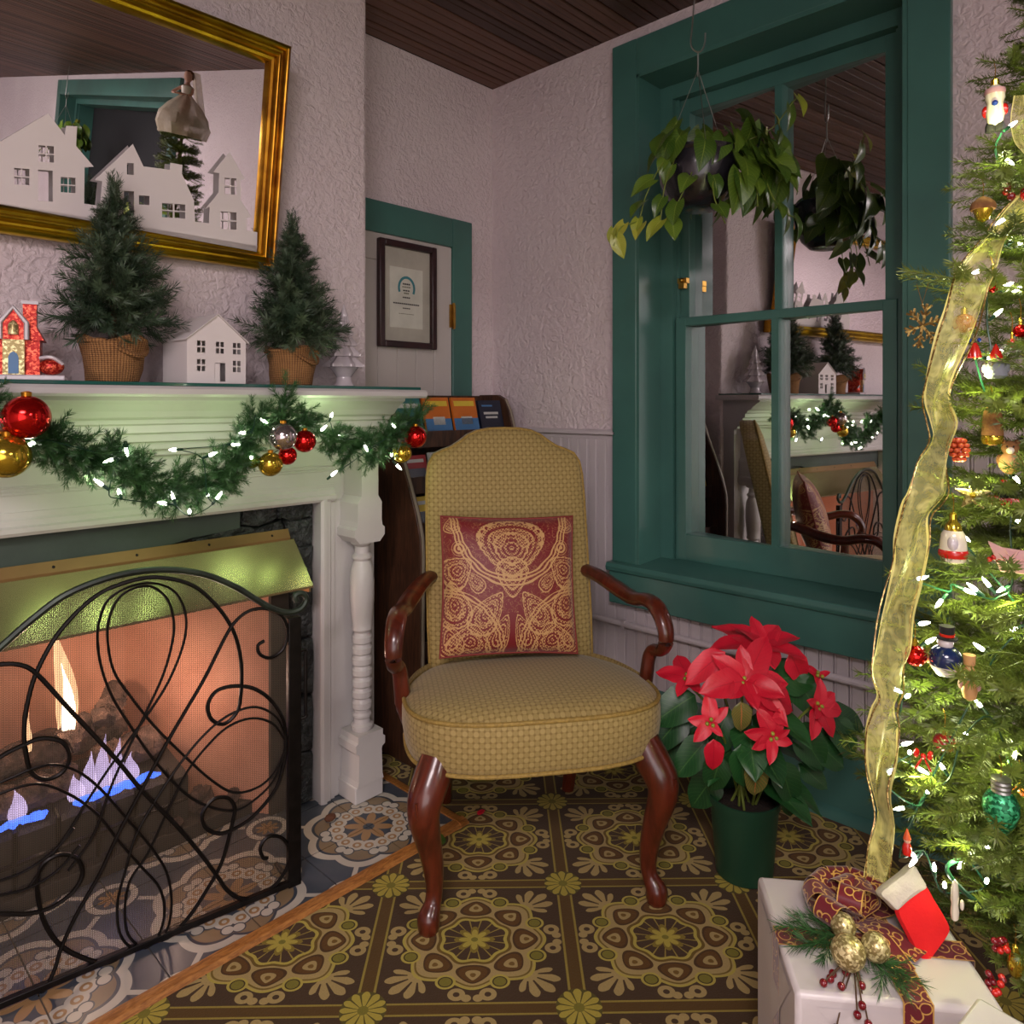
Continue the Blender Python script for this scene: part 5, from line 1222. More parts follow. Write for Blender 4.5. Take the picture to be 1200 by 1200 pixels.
for px, py, dd, dx, dz, s_ in ((815,815,1.86,-.9,-.3,1.1),(805,835,1.86,-.7,-.6,1.15),(830,865,1.80,-.7,-.7,1.1),(845,885,1.76,-.3,-1,.9),(930,850,1.80,.6,-.7,1.25),(945,862,1.84,.9,-.6,1.2),(905,800,1.86,.7,.2,1.2),(925,790,1.88,.5,-.5,1.2),(912,892,1.76,.4,-1,1.0),(868,872,1.74,.1,-1,1.0),(965,835,1.86,.9,-.3,1.15),(975,838,1.86,.5,-1,1.1),(880,880,1.80,.2,-1,.9),(815,850,1.88,-.5,-1,1.2),(855,830,1.84,-.4,-.6,1.1),(935,895,1.84,.7,-.5,.8),(920,920,1.78,.2,-1,.7),(840,905,1.86,-.5,-.6,1.0),(800,860,1.9,-.6,-.6,1.1),(880,840,1.82,.5,-.4,1.1)):
    inst(random.choice(gl_), 'leaf', poi, frame(atD(px, py, dd)-po, RIGHT*dx+Vector((0,0,dz))+CAMV*random.uniform(-.1, .35), CAMV*.8+Vector((0,0,.7)), s_))
for i in range(14):
    a = random.uniform(0, 6.28); inst(random.choice(gl_), 'leaf', poi, frame(Vector((.05*math.cos(a), .05*math.sin(a), random.uniform(.26, .46))), Vector((math.cos(a), math.sin(a), -.25)), Vector((0,0,1)), random.uniform(.9, 1.3)))
inst(vl, 'leaf', poi, frame(atD(886, 890, 1.73)-po, Vector((0,0,-1))+RIGHT*.05, CAMV+Vector((0,0,.2)), .88)); inst(vl, 'leaf', poi, frame(atD(868, 822, 1.735)-po, Vector((0,0,-1))+RIGHT*.1, CAMV+Vector((0,0,.2)), .72))
# fallen bits on the floor
fp = onZ(560, 955, .003); o = bpy.data.objects.new('fallen_petal', br[0]); C.objects.link(o); o.matrix_world = frame(fp, (1, .2, .05), (0,0,1), .38); tag(o, 'small fallen red petal lying on the carpet behind the armchair leg', 'petal')
fp = onZ(519, 990, .003); o = bpy.data.objects.new('fallen_leaf', leaf_mesh('fallen_leaf', 'philo', .06, .02, 'point', .05, .2, 5)); C.objects.link(o); o.matrix_world = frame(fp, (.3, .9, .25), (.3,0,1), .8); tag(o, 'small fallen green leaf on the carpet by the oak strip', 'leaf')
M['dry'] = plain('dry_leaf', srgb(90, 52, 30), .8)
fp = onZ(387, 962, .010); o = MB().ball(fp+Vector((0,0,.010)), .014, 9, 6, (1.3, .9, .7)).build('pine_cone_scale', 'dry', org=fp, smooth=False); tag(o, 'crumpled dry brown leaf lying on the hearth tiles', 'leaf')

# ================================================================== GIFTS under the tree
GA = TH-R(90)-R(7); gc = rf(.572, 1.172, 0)
gift = thing('gift_box', gc, 'white wrapped gift box tied with a burgundy and gold ribbon', 'gift', rot=GA); gw, gd_, gh_ = .143, .133, .340
MB().box(-gw, gw, -gd_, gd_, .001, gh_).build('box', 'gift_paper', gift, bevel=.008)
MB().add([(-gw*.8,-gd_-.0015,gh_*.95),(gw*.8,-gd_-.0015,gh_*.95),(0,-gd_-.003,gh_*.55)], [(0,1,2)]).add([(-gw-.0015,-gd_*.8,gh_*.95),(-gw-.0015,gd_*.8,gh_*.95),(-gw-.003,0,gh_*.55)], [(0,1,2)]).build('fold', 'gift_paper', gift, smooth=False)
def ribbon_strip(P, width, across, mat='ribbon', th=0):
    P = [Vector(p) for p in P]; ln = [0]
    for i in range(1, len(P)): ln.append(ln[-1]+(P[i]-P[i-1]).length)
    vs_, fs, uvs = [], [], []
    for i, p in enumerate(P):
        w_ = width[i] if isinstance(width, list) else width; ac = across[i] if isinstance(across, list) else Vector(across)
        vs_ += [p-ac*w_/2, p+ac*w_/2]; uvs += [(0, ln[i]/.04), (1, ln[i]/.04)]
    for i in range(len(P)-1): fs.append((2*i, 2*i+1, 2*i+3, 2*i+2))
    return MB().add(vs_, fs, uvs)
e = .0022; rw = .042
ribbon_strip([(-gw-e,-.02,.002),(-gw-e,-.02,gh_*.5),(-gw-e,-.02,gh_+e),(-.04,-.02,gh_+e),(.04,-.02,gh_+e),(gw+e,-.02,gh_+e),(gw+e,-.02,.002)], rw, (0,1,0)).build('ribbon_band', 'ribbon', gift, smooth=False)
ribbon_strip([(.025,-gd_-e,.002),(.025,-gd_-e,gh_*.5),(.025,-gd_-e,gh_+e),(.025,0,gh_+e),(.025,gd_+e,gh_+e),(.025,gd_+e,.002)], rw, (1,0,0)).build('ribbon_band', 'ribbon', gift, smooth=False)
bc = Vector((-.010, .030, gh_+.006)); random.seed(9)
for i in range(9):
    a = i*2*math.pi/9*(1)+.3 if i < 6 else i*2.1; el = .35 if i < 6 else 1.0; Lb = .075 if i < 6 else .055
    d = Vector((math.cos(a)*math.cos(el), math.sin(a)*math.cos(el), math.sin(el))); nup = Vector((0,0,1)); side = d.cross(nup).normalized(); upv = side.cross(d).normalized()
    loop = catmull([bc, bc+d*Lb*.45+upv*.020, bc+d*Lb*.95+upv*.024, bc+d*Lb*1.08, bc+d*Lb*.85-upv*.012, bc+d*Lb*.4-upv*.004, bc+Vector((0,0,.004))], 5)
    ribbon_strip(loop, .038, side).build('bow_loop', 'ribbon', gift)
for a, L_ in ((-1.25, .12), (-.85, .11)):
    d = Vector((math.cos(a), math.sin(a), 0)); side = Vector((-d.y, d.x, 0)); ribbon_strip(catmull([bc, bc+d*L_*.5+Vector((0,0,.014)), bc+d*L_+Vector((0,0,.004))], 6), .036, side).build('ribbon_tail', 'ribbon', gift)
def gl2w(px, py, z): 
    h = onZ(px, py, z)-gc; return Matrix.Rotation(-GA, 3, 'Z') @ Vector((h.x, h.y, z))
for px, py, r in ((988,1083,.019), (994,1114,.0245), (1026,1108,.0205)):
    c_ = gl2w(px, py+2, gh_+r+.012); MB().ball(c_, r, 20, 14).build('glitter_ball', 'glit_gold', gift)
gsp = [sprig_mesh('pine_sprig', 'garland_needle', .095, 120, .028, .0008, R(38), 140+i, twigs=2) for i in range(2)]
for px, py, dx, dy, s_ in ((985,1098,-1,.15,.95), (980,1105,-1,-.25,.8), (1015,1118,.35,-1,.85), (1020,1120,.75,-.8,.8), (1000,1120,-.2,-1,.45), (985,1092,-.9,.5,.7)):
    inst(gsp[px % 2], 'pine_sprig', gift, frame(gl2w(px, py, gh_+.014), (dx, dy, .05), (0,0,1), s_))
b0 = gl2w(1000, 1132, gh_+.014)
tw = [(965,1152),(973,1147),(976,1141),(986,1156),(991,1139),(1008,1165),(1010,1155),(1024,1185),(1007,1175),(989,1190),(995,1185),(1008,1198)]
for px, py in tw[:10]:
    zz = gh_+.010; q = gl2w(px, py, zz)
    if q.y < -gd_: q = Vector((q.x, -gd_-.012, gh_+.004-( -gd_-q.y)*.9))
    MB().tube(catmull([b0, b0.lerp(q, .5)+Vector((0,0,.010)), q], 4), .0012, 5).build('berry_stem', 'twig', gift); MB().ball(q, .0058, 10, 8).build('berry', 'berry', gift)
# felt stocking leaning on the bow
sd = 1.15; u_ = RIGHT; v_ = (Vector((0,0,1))+FWD*.45).normalized(); nrm = u_.cross(v_).normalized()
s0 = atD(1075, 1075, sd)
def stk(L):
    out = []
    for px, py in L:
        rr_ = ray(px, py); t = (s0-EYEP).dot(nrm)/rr_.dot(nrm); h = EYEP+rr_*t-s0; out.append((h.dot(u_), h.dot(v_)))
    return out
def puff(L, th, n=3):
    P = catmull([(a, b, 0) for a, b in L], n, closed=True); c_ = sum(P, Vector())/len(P); rings_ = []
    for s_, d in ((.05, -th), (.6, -th), (.92, -th*.75), (1, 0), (.92, th*.75), (.6, th), (.05, th)): rings_.append([s0+u_*(c_.x+(p.x-c_.x)*s_)+v_*(c_.y+(p.y-c_.y)*s_)+nrm*d for p in P])
    return MB().rings(rings_)
stt = thing('felt_stocking', (s0.x, s0.y, gh_), 'small red felt stocking with white plush cuff lying on the gift bow', 'stocking')
puff(stk([(1048,1066),(1058,1054),(1070,1044),(1083,1036),(1092,1050),(1103,1068),(1112,1086),(1108,1098),(1098,1112),(1086,1128),(1080,1128),(1072,1116),(1060,1092)]), .010).build('foot', 'felt_red', stt)
puff(stk([(1027,1046),(1040,1034),(1056,1022),(1067,1012),(1071,1014),(1078,1026),(1084,1038),(1076,1044),(1062,1054),(1051,1064),(1046,1066),(1036,1056)]), .014).build('cuff', 'felt_white', stt)
# second gift: only its top corner shows
g2 = rf(.575, .80, 0); gg = thing('gift_box', g2, 'taller plain white wrapped gift box with pointed paper fold', 'gift', rot=TH-R(90)+R(38))
MB().box(-.085, .085, -.085, .085, .001, .450).build('box', 'gift_paper', gg, bevel=.006)
MB().box(-.085, .085, -.02, .02, .4495, .4510).build('paper_fold', 'gift_paper', gg, smooth=False)
# ================================================================== CHRISTMAS TREE
TX, TY = 1.44, .13; TR = TX*st-TY*ct; TF = TX*ct+TY*st; TPX = 600+FPX*TR/TF
tree = thing('christmas_tree', (TX, TY, 0), 'tall lit fir Christmas tree crowded with ornaments beside the window', 'christmas tree')
MB().tube([(TX,TY,.02),(TX,TY,1.2),(TX,TY,2.08)], [.030,.02,.006], 10).build('trunk', 'twig', tree)
mb = MB(); mb.lathe([(.16,.0),(.16,.02),(.06,.05),(.05,.16),(.045,.16)], 24, (TX,TY,0)); mb.build('stand', 'pot_green', tree)
tb = [sprig_mesh('branch', 'tree_needle', .34, 430, .021, .0011, R(58), 200+i, twigs=7, stem=.0032, up_bias=.35) for i in range(5)]
random.seed(21)
def TL(z): return max(.085, .375-.185*(z-.40))
z_ = .36; k = 0; nb_ = 0
while z_ < 2.06 and nb_ < 270:
    n2 = max(5, int(11-4.0*(z_-.36)/1.7))
    for i in range(n2):
        a = k*1.9+i*2*math.pi/n2+random.uniform(-.3, .3); el = R(random.uniform(-16, 14)+22*(z_-.36)/1.7); L_ = TL(z_)*random.uniform(.78, 1.14)
        d = Vector((math.cos(a)*math.cos(el), math.sin(a)*math.cos(el), math.sin(el)))
        tip = Vector((TX, TY, z_))+d*L_
        if tip.x > XW-.02: L_ *= .7
        if z_ < .58 and d.dot(-RIGHT) > .1 and d.dot(FWD) < .55: continue      # kept clear above the gifts
        s_ = L_/.34; inst(tb[(k+i) % 5], 'branch', tree, frame((0, 0, z_), d, Vector((0,0,1))+Vector((random.uniform(-.4, .4), random.uniform(-.4, .4), 0)), 1) @ Matrix.Diagonal((max(.62, s_), max(.62, s_), s_, 1))); nb_ += 1
    z_ += .062; k += 1
for px, py, dd in ((1146,72,1.12),(1128,186,1.10),(1124,206,1.06),(1062,316,1.04),(1004,828,1.12),(1008,792,1.14),(1085,560,1.05),(1110,470,1.05),(1132,262,1.02),(1030,905,1.10),(1105,1030,1.14),(1130,1080,1.13),(1160,1120,1.10),(1185,1150,1.08),(1150,1060,1.05),(1190,1090,1.02),(1120,1000,1.05),(1080,985,1.10),(1060,950,1.08),(1175,1030,1.0),(1200,1130,1.12),(1140,1010,.98)):
    t_ = atD(px, py, dd); b0 = Vector((TX, TY, t_.z-.03)); d = t_-b0; s_ = d.length/.34
    inst(tb[px % 5], 'branch', tree, frame(b0-Vector((TX, TY, 0)), d, (0,0,1), 1) @ Matrix.Diagonal((.72, .72, s_, 1)))
def surf(px, py, out=.0):
    dd = TF
    for _ in range(4):
        z0 = EYE+(HORIZON-py)/FPX*dd; R_ = TL(max(.4, min(2, z0)))*.92; dr = (px-600)/FPX*dd-TR; dd = TF-math.sqrt(max(R_*R_-dr*dr, .0004))*.92
    return atD(px, py, dd-out)
# lights on the tree
tl_px = [(1146,318),(1178,335),(1197,337),(1168,368),(1170,412),(1195,285),(1185,147),(1175,258),(1185,280),(1128,628),(1193,610),(1078,678),(1142,690),(1158,685),(1175,690),(1102,705),(1088,752),(1080,731),(1050,808),(1063,816),(1060,872),(1066,882),(1079,902),(1042,905),(1087,928),(1057,947),(1105,900),(1188,888),(1131,861),(1157,993),(1195,985),(1068,1000),(1127,1012),(1107,1038),(1156,1033),(1160,420),(1133,692),(1189,737),(1148,826),(1072,1008),(1095,1018),(1190,560),(1180,188),(1190,930),(1150,760)]
tl = [surf(a, b, .015) for a, b in tl_px]
ls2, W = light_string('tree_lights', tl, 'warm white mini lights on green wire wound around the Christmas tree', 0, [], 6, rs=.8)
srt = chain(sorted(W, key=lambda p: -p.z)); MB().tube(catmull(srt, 4), .0014, 5).build('wire', 'wire_green', ls2)
MB().tube(catmull([surf(1200,990,0), surf(1150,1000,.02), surf(1110,1015,.02), surf(1130,1045,.02), surf(1160,1065,.02), surf(1180,1060,.02)], 5), .0035, 6).build('cable', 'wire_green', ls2)
for px, py in ((1170, 160), (1165, 310), (1150, 440), (1130, 560), (1120, 690), (1090, 800), (1080, 920), (1120, 1010), (1180, 700), (1180, 900)):
    p = surf(px, py, .03); lamp('tree_glow', 'POINT', p-Vector(ls2['_o']), .30, TGLOW, .004, parent=ls2)
# sheer gold ribbon falling down the side of the tree
le = [(1200,222),(1172,250),(1150,280),(1125,310),(1117,330),(1110,362),(1100,392),(1087,440),(1081,470),(1086,495),(1089,517),(1075,542),(1066,577),(1060,592),(1050,630),(1046,660),(1037,690),(1029,722),(1024,760),(1022,792),(1031,817),(1023,835),(1015,862),(1015,902),(1022,935),(1025,960),(1017,995),(1014,1032)]
re = [(1225,262),(1192,262),(1172,285),(1164,318),(1156,345),(1148,378),(1138,405),(1118,445),(1112,470),(1118,495),(1110,520),(1108,545),(1112,575),(1105,590),(1091,607),(1089,640),(1077,685),(1067,720),(1065,760),(1059,785),(1059,810),(1052,832),(1054,857),(1050,890),(1040,927),(1045,965),(1045,1000),(1042,1028)]
A = catmull([atD(a, b, 1.06+.022*math.sin(i*.9)) for i, (a, b) in enumerate(le)], 4); B = catmull([atD(a, b, 1.045+.026*math.sin(i*.9+1.2)) for i, (a, b) in enumerate(re)], 4)
n_ = len(A); L_ = [0]
for i in range(1, n_): L_.append(L_[-1]+(A[i]-A[i-1]).length)
mb = MB(); nu = 8
vs_, uvs, fs = [], [], []
for i in range(n_):
    for j_ in range(nu+1): t = j_/nu; vs_.append(A[i].lerp(B[i], t)+CAMV*.010*math.sin(t*6.3+i*.21)); uvs.append((t, L_[i]))
for i in range(n_-1):
    for j_ in range(nu): a = i*(nu+1)+j_; fs.append((a, a+1, a+nu+2, a+nu+1))
rb = thing('sheer_ribbon', A[-1], 'sheer gold organza ribbon with wired edges cascading down the Christmas tree', 'ribbon')
MB().add(vs_, fs, uvs).build('organza', 'sheer', rb)
for E_ in (A, B): MB().tube(E_, .0012, 5).build('wire_edge', 'glit_snow', rb)
# second bit of ribbon higher up
A = catmull([atD(a, b, 1.0) for a, b in ((1188,112),(1184,140),(1188,165),(1200,180))], 4); B = catmull([atD(a, b, 1.02) for a, b in ((1215,110),(1212,140),(1215,170),(1225,190))], 4)
mb = MB(); vs_ = []; uvs = []
for i in range(len(A)): vs_ += [A[i], B[i]]; uvs += [(0, i*.01), (1, i*.01)]
tag(mb.add(vs_, [(2*i, 2*i+1, 2*i+3, 2*i+2) for i in range(len(A)-1)], uvs).build('sheer_ribbon', 'sheer', org=A[-1]), 'short loop of sheer gold ribbon high on the tree beside the soldier ornament', 'ribbon')

# ================================================================== ORNAMENTS
def orn(name, px, py, label, out=.03, cat='ornament'):
    global OC, OR
    p = surf(px, py, out); OC = Vector((-p.x, -p.y, 0)).normalized(); OR = Vector((-OC.y, OC.x, 0)); t = thing(name, p, label, cat, 'ornaments on the Christmas tree'); return t, p
V = Vector
def hang(t, p, h): MB().tube([p+V((0,0,h)), p+V((.004,0,h+.018)), p+V((0,.002,h+.03))], .0007, 5).build('hanger', 'brass', t)
def cap(t, p, h, r=.006): MB().lathe([(r,0),(r,.008),(r*.5,.011)], 10, p+V((0,0,h))).build('cap', 'gold_ball', t); hang(t, p, h+.010)
# soldier
t, p = orn('soldier_ornament', 1166, 125, 'small painted glass soldier ornament with gold cap hanging from the topmost bare branch', .0)
MB().lathe([(.004,-.030),(.010,-.026),(.013,-.012),(.011,.004),(.0135,.012),(.0130,.024),(.008,.030),(.005,.033)], 16, p).build('figure', 'cream', t); MB().ball(p+V((0,0,.002))+OC*.011, .0045, 8, 6).build('sash_gem', 'blue_gem', t)
MB().lathe([(.0136,.018),(.0142,.022),(.0136,.026)], 16, p).build('face_band', 'pink', t)
for s_ in (-1, 1): MB().ball(p+OR*.012*s_+V((0,0,-.006)), .006, 10, 8, (.9,.9,1.5)).build('arm', 'red_paint', t)
for s_ in (-1, 1): MB().lathe([(.001,-.040),(.007,-.038),(.007,-.030),(.005,-.024)], 10, p+OR*.006*s_).build('boot', 'black_felt', t)
cap(t, p, .032, .006)
# acorn
t, p = orn('acorn_ornament', 1152, 245, 'brown acorn ornament with scaly cup under the red berries', .02)
MB().lathe([(.001,-.020),(.008,-.016),(.013,-.004),(.0135,.002)], 16, p).build('nut', 'gold_ball', t); MB().lathe([(.0165,-.001),(.0175,.003),(.015,.010),(.008,.016),(.002,.019)], 18, p).build('cup', 'brown_fur', t); hang(t, p, .018)
# berries high up
t, p = orn('berry_cluster', 1188, 226, 'cluster of red berries with dark leaf near the top ribbon', .04)
random.seed(4)
for i in range(8): MB().ball(p+V((random.uniform(-.02, .02), random.uniform(-.02, .02), random.uniform(-.016, .016))), .0062, 10, 8).build('berry', 'berry' if i % 2 else 'red_paint', t)
# gold snowflake
t, p = orn('snowflake_ornament', 1081, 382, 'glittering bronze snowflake ornament hanging against the green window casing', .0)
p0 = p
for k in range(6):
    a = k*math.pi/3+.26; d = OR*math.cos(a)+V((0,0,1))*math.sin(a)*1.45; MB().obox(p+d*.012, (.003,.003,.003)).tube([p, p+d*.024], .0022, 5).build('arm', 'glit_snow', t)
    s_ = d.cross(OC).normalized()
    for q in (.010, .017):
        for sg in (-1, 1): MB().tube([p+d*q, p+d*(q+.006)+s_*.007*sg], .0019, 5).build('spike', 'glit_snow', t)
for sg in (-1, 1): MB().tube([p+V((0,0,.034)), p+V((0,0,.066))+OR*.008*sg], .0005, 4).build('thread', 'brass', t)
# round ones
def round_orn(name, px, py, r, mat, label, sc=(1,1,1), out=.03):
    t, p = orn(name, px, py, label, out); MB().ball(p, r, 18, 12, sc).build('body', mat, t); cap(t, p, r*sc[2]*.92, r*.28); return t, p
M['amber'] = plain('amber_glass', srgb(176, 84, 40), .2, coat=.5)
round_orn('round_ornament', 1130, 379, .0165, 'amber', 'amber brown round ornament seen through the sheer gold ribbon', (1.15,1,.9), .0)
round_orn('round_ornament', 1163, 337, .0075, 'red_ball', 'tiny red ball ornament beside the sheer gold ribbon top')
round_orn('round_ornament', 1196, 388, .010, 'red_ball', 'small red ball ornament above the red capped gnome')
round_orn('round_ornament', 1186, 402, .007, 'red_paint', 'tiny matt red bead ornament under the small red ball')
round_orn('apple_ornament', 1072, 768, .0165, 'red_ball', 'glossy red apple ornament beside the starry blue snow globe', (1.05,1,.95))
round_orn('round_ornament', 1196, 932, .0125, 'amber', 'amber ball ornament touching the green glitter bulb')
round_orn('round_ornament', 1107, 870, .016, 'berry', 'dark wine red ball ornament above the red bow', (1.2,1,.8), .0)
round_orn('round_ornament', 1190, 1130, .016, 'gold_ball', 'yellow gold oval ornament low on the tree', (.7,.7,1.3))
# red capped gnome in grey coat
t, p = orn('gnome_ornament', 1167, 428, 'gnome ornament with red pointed cap and grey fur coat')
MB().lathe([(.010,-.020),(.015,-.016),(.014,-.002),(.009,.006)], 16, p).build('coat', 'grey_fur', t); MB().ball(p+V((0,0,.008)), .0075, 12, 8).build('head', 'skin', t); MB().lathe([(.0095,.010),(.008,.016),(.003,.028),(.0006,.032)], 12, p).build('cap', 'red_paint', t)
for s_ in (-1, 1): MB().ball(p+OR*.014*s_+V((0,0,-.004)), .005, 8, 6, (.8,.8,1.6)).build('arm', 'grey_fur', t)
# small red bell with blue tip
t, p = orn('bell_ornament', 1142, 408, 'tiny red bell ornament with a blue bow at the ribbon edge', .02)
MB().lathe([(.010,-.014),(.009,-.008),(.006,.002),(.003,.008)], 12, p).build('bell', 'red_paint', t); MB().ball(p+V((0,0,-.014)), .003, 8, 6).build('clapper', 'brass', t)
for s_ in (-1, 1): MB().ball(p+OR*.006*s_+V((0,0,.012)), .005, 8, 6, (1.2,.6,.7)).build('bow', 'blue_gem', t)
# furry brown mitten/pod
t, p = orn('fur_ornament', 1163, 500, 'brown furry pod shaped ornament with golden lower end')
MB().lathe([(.004,-.028),(.012,-.024),(.0145,-.012),(.0135,.010),(.011,.024),(.006,.030)], 16, p).build('pod', 'brown_fur', t); MB().lathe([(.013,-.026),(.0150,-.020),(.0150,-.014),(.0138,-.012)], 16, p).build('band', 'gold_ball', t); hang(t, p, .030)
# pine cone in red
t, p = orn('cone_ornament', 1124, 527, 'red and orange pine cone ornament under the sheer ribbon')
M['orange_cone'] = plain('orange_cone', srgb(190, 74, 34), .5)
for k in range(5):
    for i in range(6): a = i*1.047+k*.5; r = .0105*math.sin(math.pi*(k+1)/6.2); MB().ball(p+V((r*math.cos(a), r*math.sin(a), -.014+k*.0068)), .0048, 8, 6, (1,1,.8)).build('scale', 'orange_cone', t)
MB().tube([p+V((0,0,-.016)), p+V((0,0,.018))], .006, 8).build('core', 'red_paint', t)
# bear
t, p = orn('bear_ornament', 1184, 530, 'little brown bear ornament with pale muzzle next to the furry pod')
MB().ball(p+V((0,0,-.016)), .0155, 14, 10, (1,1,1.1)).build('body', 'tan_wood', t); MB().ball(p+V((0,0,.006)), .0115, 14, 10).build('head', 'brown_fur', t); MB().ball(p+V((0,0,.003))+OC*.009, .0055, 10, 8).build('muzzle', 'cream', t)
for s_ in (-1, 1): MB().ball(p+OR*.0085*s_+V((0,0,.015)), .0042, 8, 6).build('ear', 'brown_fur', t); MB().ball(p+OR*.0135*s_+V((0,0,-.012)), .0055, 8, 6, (.8,.8,1.5)).build('arm', 'brown_fur', t)
for s_ in (-1, 1): MB().ball(p+OR*.004*s_+V((0,0,.009))+OC*.0105, .0014, 6, 5).build('eye', 'black_felt', t)
# bearded glass figure
t, p = orn('glass_santa', 1117, 637, 'white glass bearded Santa ornament with red belt and gold top')
MB().lathe([(.006,-.030),(.016,-.026),(.019,-.014),(.0175,.004),(.016,.014),(.0105,.022)], 18, p).build('body', 'cream', t); MB().lathe([(.0188,-.020),(.0200,-.015),(.0196,-.010),(.0182,-.008)], 18, p).build('belt', 'red_paint', t); MB().lathe([(.0120,.020),(.0105,.028),(.006,.034),(.004,.038)], 14, p).build('hat', 'gold_ball', t)
MB().ball(p+V((0,0,.002))+OC*.012, .010, 12, 8, (1,.8,1.3)).build('beard', 'ceramic', t); MB().ball(p+V((0,0,.014))+OC*.012, .003, 8, 6).build('nose', 'pink', t); cap(t, p, .036, .005)
# golden leafy angel/star
t, p = orn('gold_star', 1140, 580, 'yellow gold feathery star ornament above the glass Santa')
for k in range(5): a = k*1.2566+.3; d = OR*math.cos(a)+V((0,0,1))*math.sin(a); MB().tube([p, p+d*.012, p+d*.024], [.006,.0055,.0008], 6).build('point', 'glit_gold', t)
MB().ball(p, .007, 10, 8).build('centre', 'gold_ball', t)
# red skier on sledge
t, p = orn('sledge_ornament', 1176, 580, 'red wooden sledge ornament with a small dark rider')
for s_ in (0, 1): MB().tube([p+OR*-.020+V((0,0,-.006-.004*s_)), p+OR*.020+V((0,0,-.010-.004*s_))], .0048, 8).build('runner', 'red_paint', t)
MB().lathe([(.006,-.004),(.008,.006),(.005,.014)], 10, p).build('rider', 'black_felt', t); MB().ball(p+V((0,0,.018)), .0055, 10, 8).build('head', 'red_paint', t)
# pink relief heart plaque
t, p = orn('pink_plaque', 1186, 652, 'pale pink clay plaque ornament with pressed leaf relief', .05)
sh = [(-.030,.020),(-.012,.012),(.014,.010),(.040,.008),(.046,-.018),(.016,-.024),(-.014,-.024),(-.020,-.006)]
mb = MB().prism(sh, -.003, .003, 'y'); q_ = Matrix.Rotation(math.atan2(OR.y, OR.x), 3, 'Z')
for v_ in mb.v: v_[:] = (q_ @ v_)+p
mb.build('plaque', 'pink', t, bevel=.0015)
for a in range(6): an = a*1.047; d = OR*math.cos(an)+V((0,0,1))*math.sin(an); MB().tube([p+OC*.0035+V((0,0,-.004)), p+OC*.0045+d*.010+V((0,0,-.004)), p+OC*.0035+d*.018+V((0,0,-.004))], [.0012,.003,.0006], 6, flat=.5).build('relief_petal', 'pink', t)
for i in range(4): MB().ball(p+OR*(-.028+.006*i)+V((0,0,-.008+.004*(i%2))), .0042, 8, 6).build('berry', 'red_paint', t)
# snow globe with top hat snowman
t, p = orn('snowglobe_ornament', 1108, 772, 'dark blue starry snow globe ornament topped by a black top hat', .04)
MB().ball(p, .0225, 20, 14, (1,1,.95)).build('globe', 'navy', t); MB().lathe([(.012,-.0235),(.019,-.014),(.0215,-.009)], 18, p).build('snow_base', 'ceramic', t)
MB().ball(p+V((0,0,.024)), .011, 14, 10).build('snowman_head', 'ceramic', t); h0 = p+V((0,0,.030))+OR*.002; MB().lathe([(.014,0),(.014,.002),(.0095,.003),(.0105,.019),(.001,.020)], 16, h0).build('top_hat', 'black_felt', t); MB().lathe([(.0100,.004),(.0104,.008)], 16, h0).build('hat_band', 'red_paint', t)
MB().ball(p-OR*.022+V((0,0,-.002)), .006, 10, 8, (.7,.7,1.4)).build('gold_side', 'tan_wood', t)
# wooden peg figure
t, p = orn('peg_figure', 1136, 795, 'turned tan wooden peg figure ornament beside the snow globe', .07)
MB().lathe([(.002,-.032),(.008,-.028),(.0105,-.018),(.0085,-.006),(.006,-.003),(.0075,.004),(.0075,.012),(.0045,.018),(.0075,.020),(.0082,.034),(.001,.035)], 16, p).build('peg', 'tan_wood', t)
for s_ in (-1, 1): MB().ball(p+OR*.011*s_+V((0,0,-.010)), .0045, 8, 6, (.8,.8,1.5)).build('arm', 'pink', t)
# red bow
t, p = orn('bow_ornament', 1082, 886, 'small red ribbon bow ornament low on the tree', .03)
for s_ in (-1, 1): MB().ball(p+OR*.009*s_+V((0,0,.003)), .008, 10, 8, (1.2,.5,.75)).build('loop', 'red_paint', t); MB().tube([p, p+OR*.010*s_+V((0,0,-.020))], [.003,.0045], 6, flat=.4).build('tail', 'red_paint', t)
MB().ball(p, .004, 8, 6).build('knot', 'red_paint', t)
# green glitter bulb
t, p = orn('glitter_bulb', 1173, 950, 'large green glitter light bulb ornament with silver screw cap', .11)
MB().lathe([(.001,-.034),(.008,-.030),(.018,-.014),(.0225,.002),(.0220,.012),(.0170,.022),(.0120,.027)], 24, p).build('glass', 'glit_green', t); MB().lathe([(.0115,.025),(.0125,.027),(.0115,.030),(.0125,.033),(.0115,.036),(.0125,.039),(.0115,.042),(.0125,.045),(.009,.047)], 18, p).build('screw_cap', 'steel', t); hang(t, p, .046)
# pale glove/pickle
t, p = orn('pale_glove', 1119, 1055, 'pale cream knobbly glove ornament hanging near the stocking', .05)
MB().lathe([(.002,-.030),(.008,-.026),(.0095,-.016),(.0075,-.006),(.0090,.004),(.0082,.016),(.0058,.026),(.001,.030)], 12, p, None, 1, .6).build('glove', 'cream', t); MB().ball(p+OR*.009+V((0,0,-.004)), .005, 8, 6, (.8,.6,1.6)).build('thumb', 'cream', t)
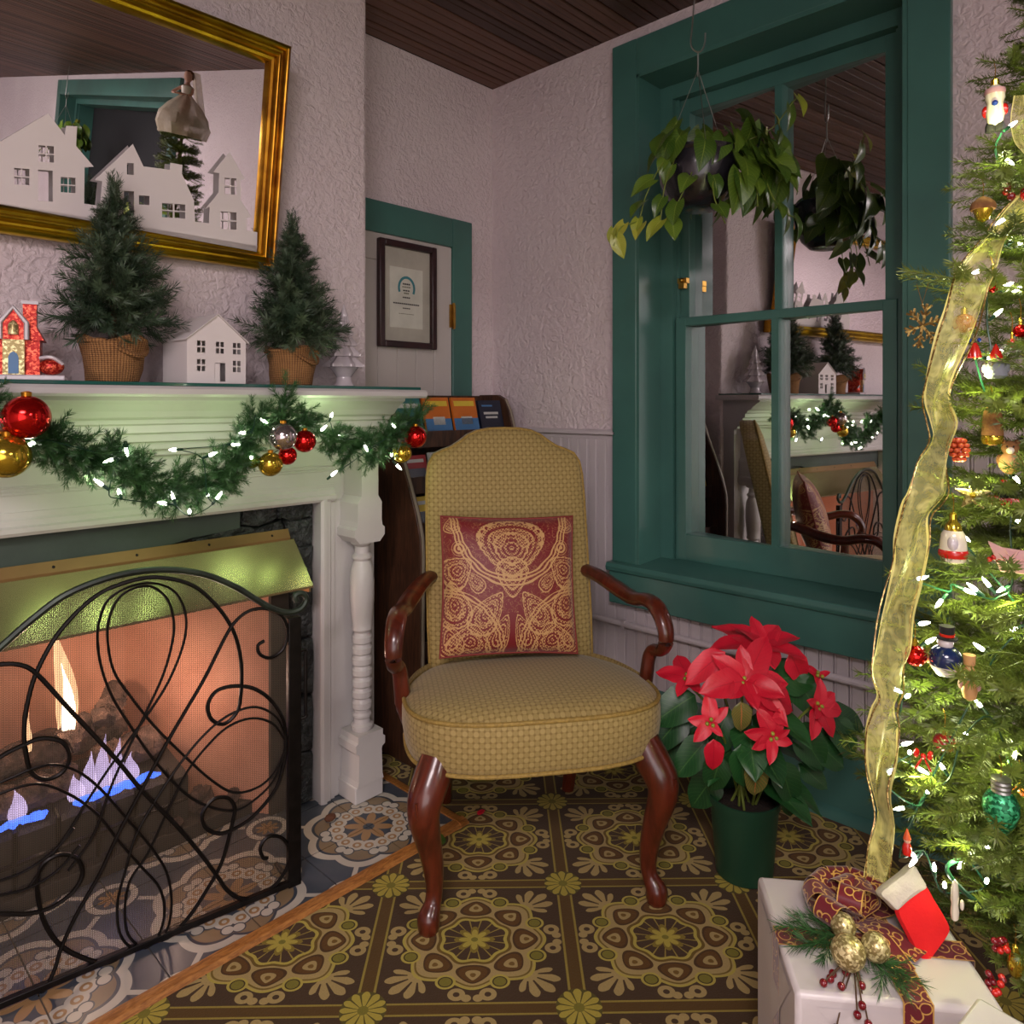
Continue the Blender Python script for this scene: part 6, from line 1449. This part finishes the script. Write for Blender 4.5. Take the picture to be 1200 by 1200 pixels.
# little red elf low
t, p = orn('elf_ornament', 1063, 990, 'little orange red elf ornament above the stocking cuff', .03)
MB().lathe([(.006,-.014),(.007,-.004),(.004,.004)], 10, p).build('coat', 'red_paint', t); MB().ball(p+V((0,0,.007)), .005, 10, 8).build('head', 'skin', t); MB().lathe([(.0058,.009),(.003,.018),(.0006,.024)], 10, p).build('cap', 'orange_cone', t)
for i, (px, py, lab) in enumerate(((1166,1150,'cluster of red raspberries lowest on the tree'), (1175,1110,'cluster of red raspberries hanging above the lowest one'))):
    t, p = orn('raspberry_cluster', px, py, lab, .04); random.seed(90+i)
    for k in range(10): MB().ball(p+V((random.uniform(-.010, .010), random.uniform(-.010, .010), random.uniform(-.012, .012))), .0052, 8, 6).build('berry', 'berry' if k % 3 else 'red_paint', t)
# angel on the very top (seen in the gilt mirror)
t = thing('tree_angel', (TX, TY, 2.05), 'tree top angel in a pale tulle gown, seen in the gilt mirror', 'angel')
AB = V((TX, TY, 2.05))
MB().lathe([(.004,.015),(.020,.02),(.024,.085),(.018,.115),(.022,.140),(.026,.158),(.012,.172),(.009,.180),(.012,.186),(.020,.198),(.021,.212),(.016,.226),(.004,.232)], 16, AB).build('body', 'skin', t)
random.seed(3)
mb = MB(); n_ = 40
mb.rings([[AB+V((math.cos(a)*r*(1+.08*math.sin(a*9+zz*30)), math.sin(a)*r*(1+.08*math.sin(a*9+zz*30)), zz)) for a in [2*math.pi*i/n_ for i in range(n_)]] for r, zz in ((.105,-.07),(.118,-.02),(.105,.03),(.07,.075),(.032,.112),(.020,.125))], cap=False); mb.build('gown', 'tulle', t)
MB().lathe([(.0215,.120),(.026,.142),(.0275,.160),(.020,.166)], 16, AB).build('bodice', 'cream', t)
MB().lathe([(.0205,.196),(.0225,.210),(.0190,.228),(.008,.236),(.001,.237)], 16, AB+V((.004,-.003,0))).build('hair', 'hair', t)
for s_ in (-1, 1): MB().tube(catmull([AB+V((.026*s_*.7,.02*s_,.155)), AB+V((-.02+.03*s_,-.01+.03*s_,.125)), AB+V((-.05,.02*s_*.3,.120))], 4), [.008,.006,.005], 8).build('arm', 'skin', t)
MB().grid(lambda u, v: AB+V((.03+.05*v+.01*math.sin(u*9), (u-.5)*.09, .235-.20*v-.02*abs(u-.5))), 8, 8).build('veil', 'tulle', t)

for o in bpy.data.objects:
    if '_o' in o: del o['_o']
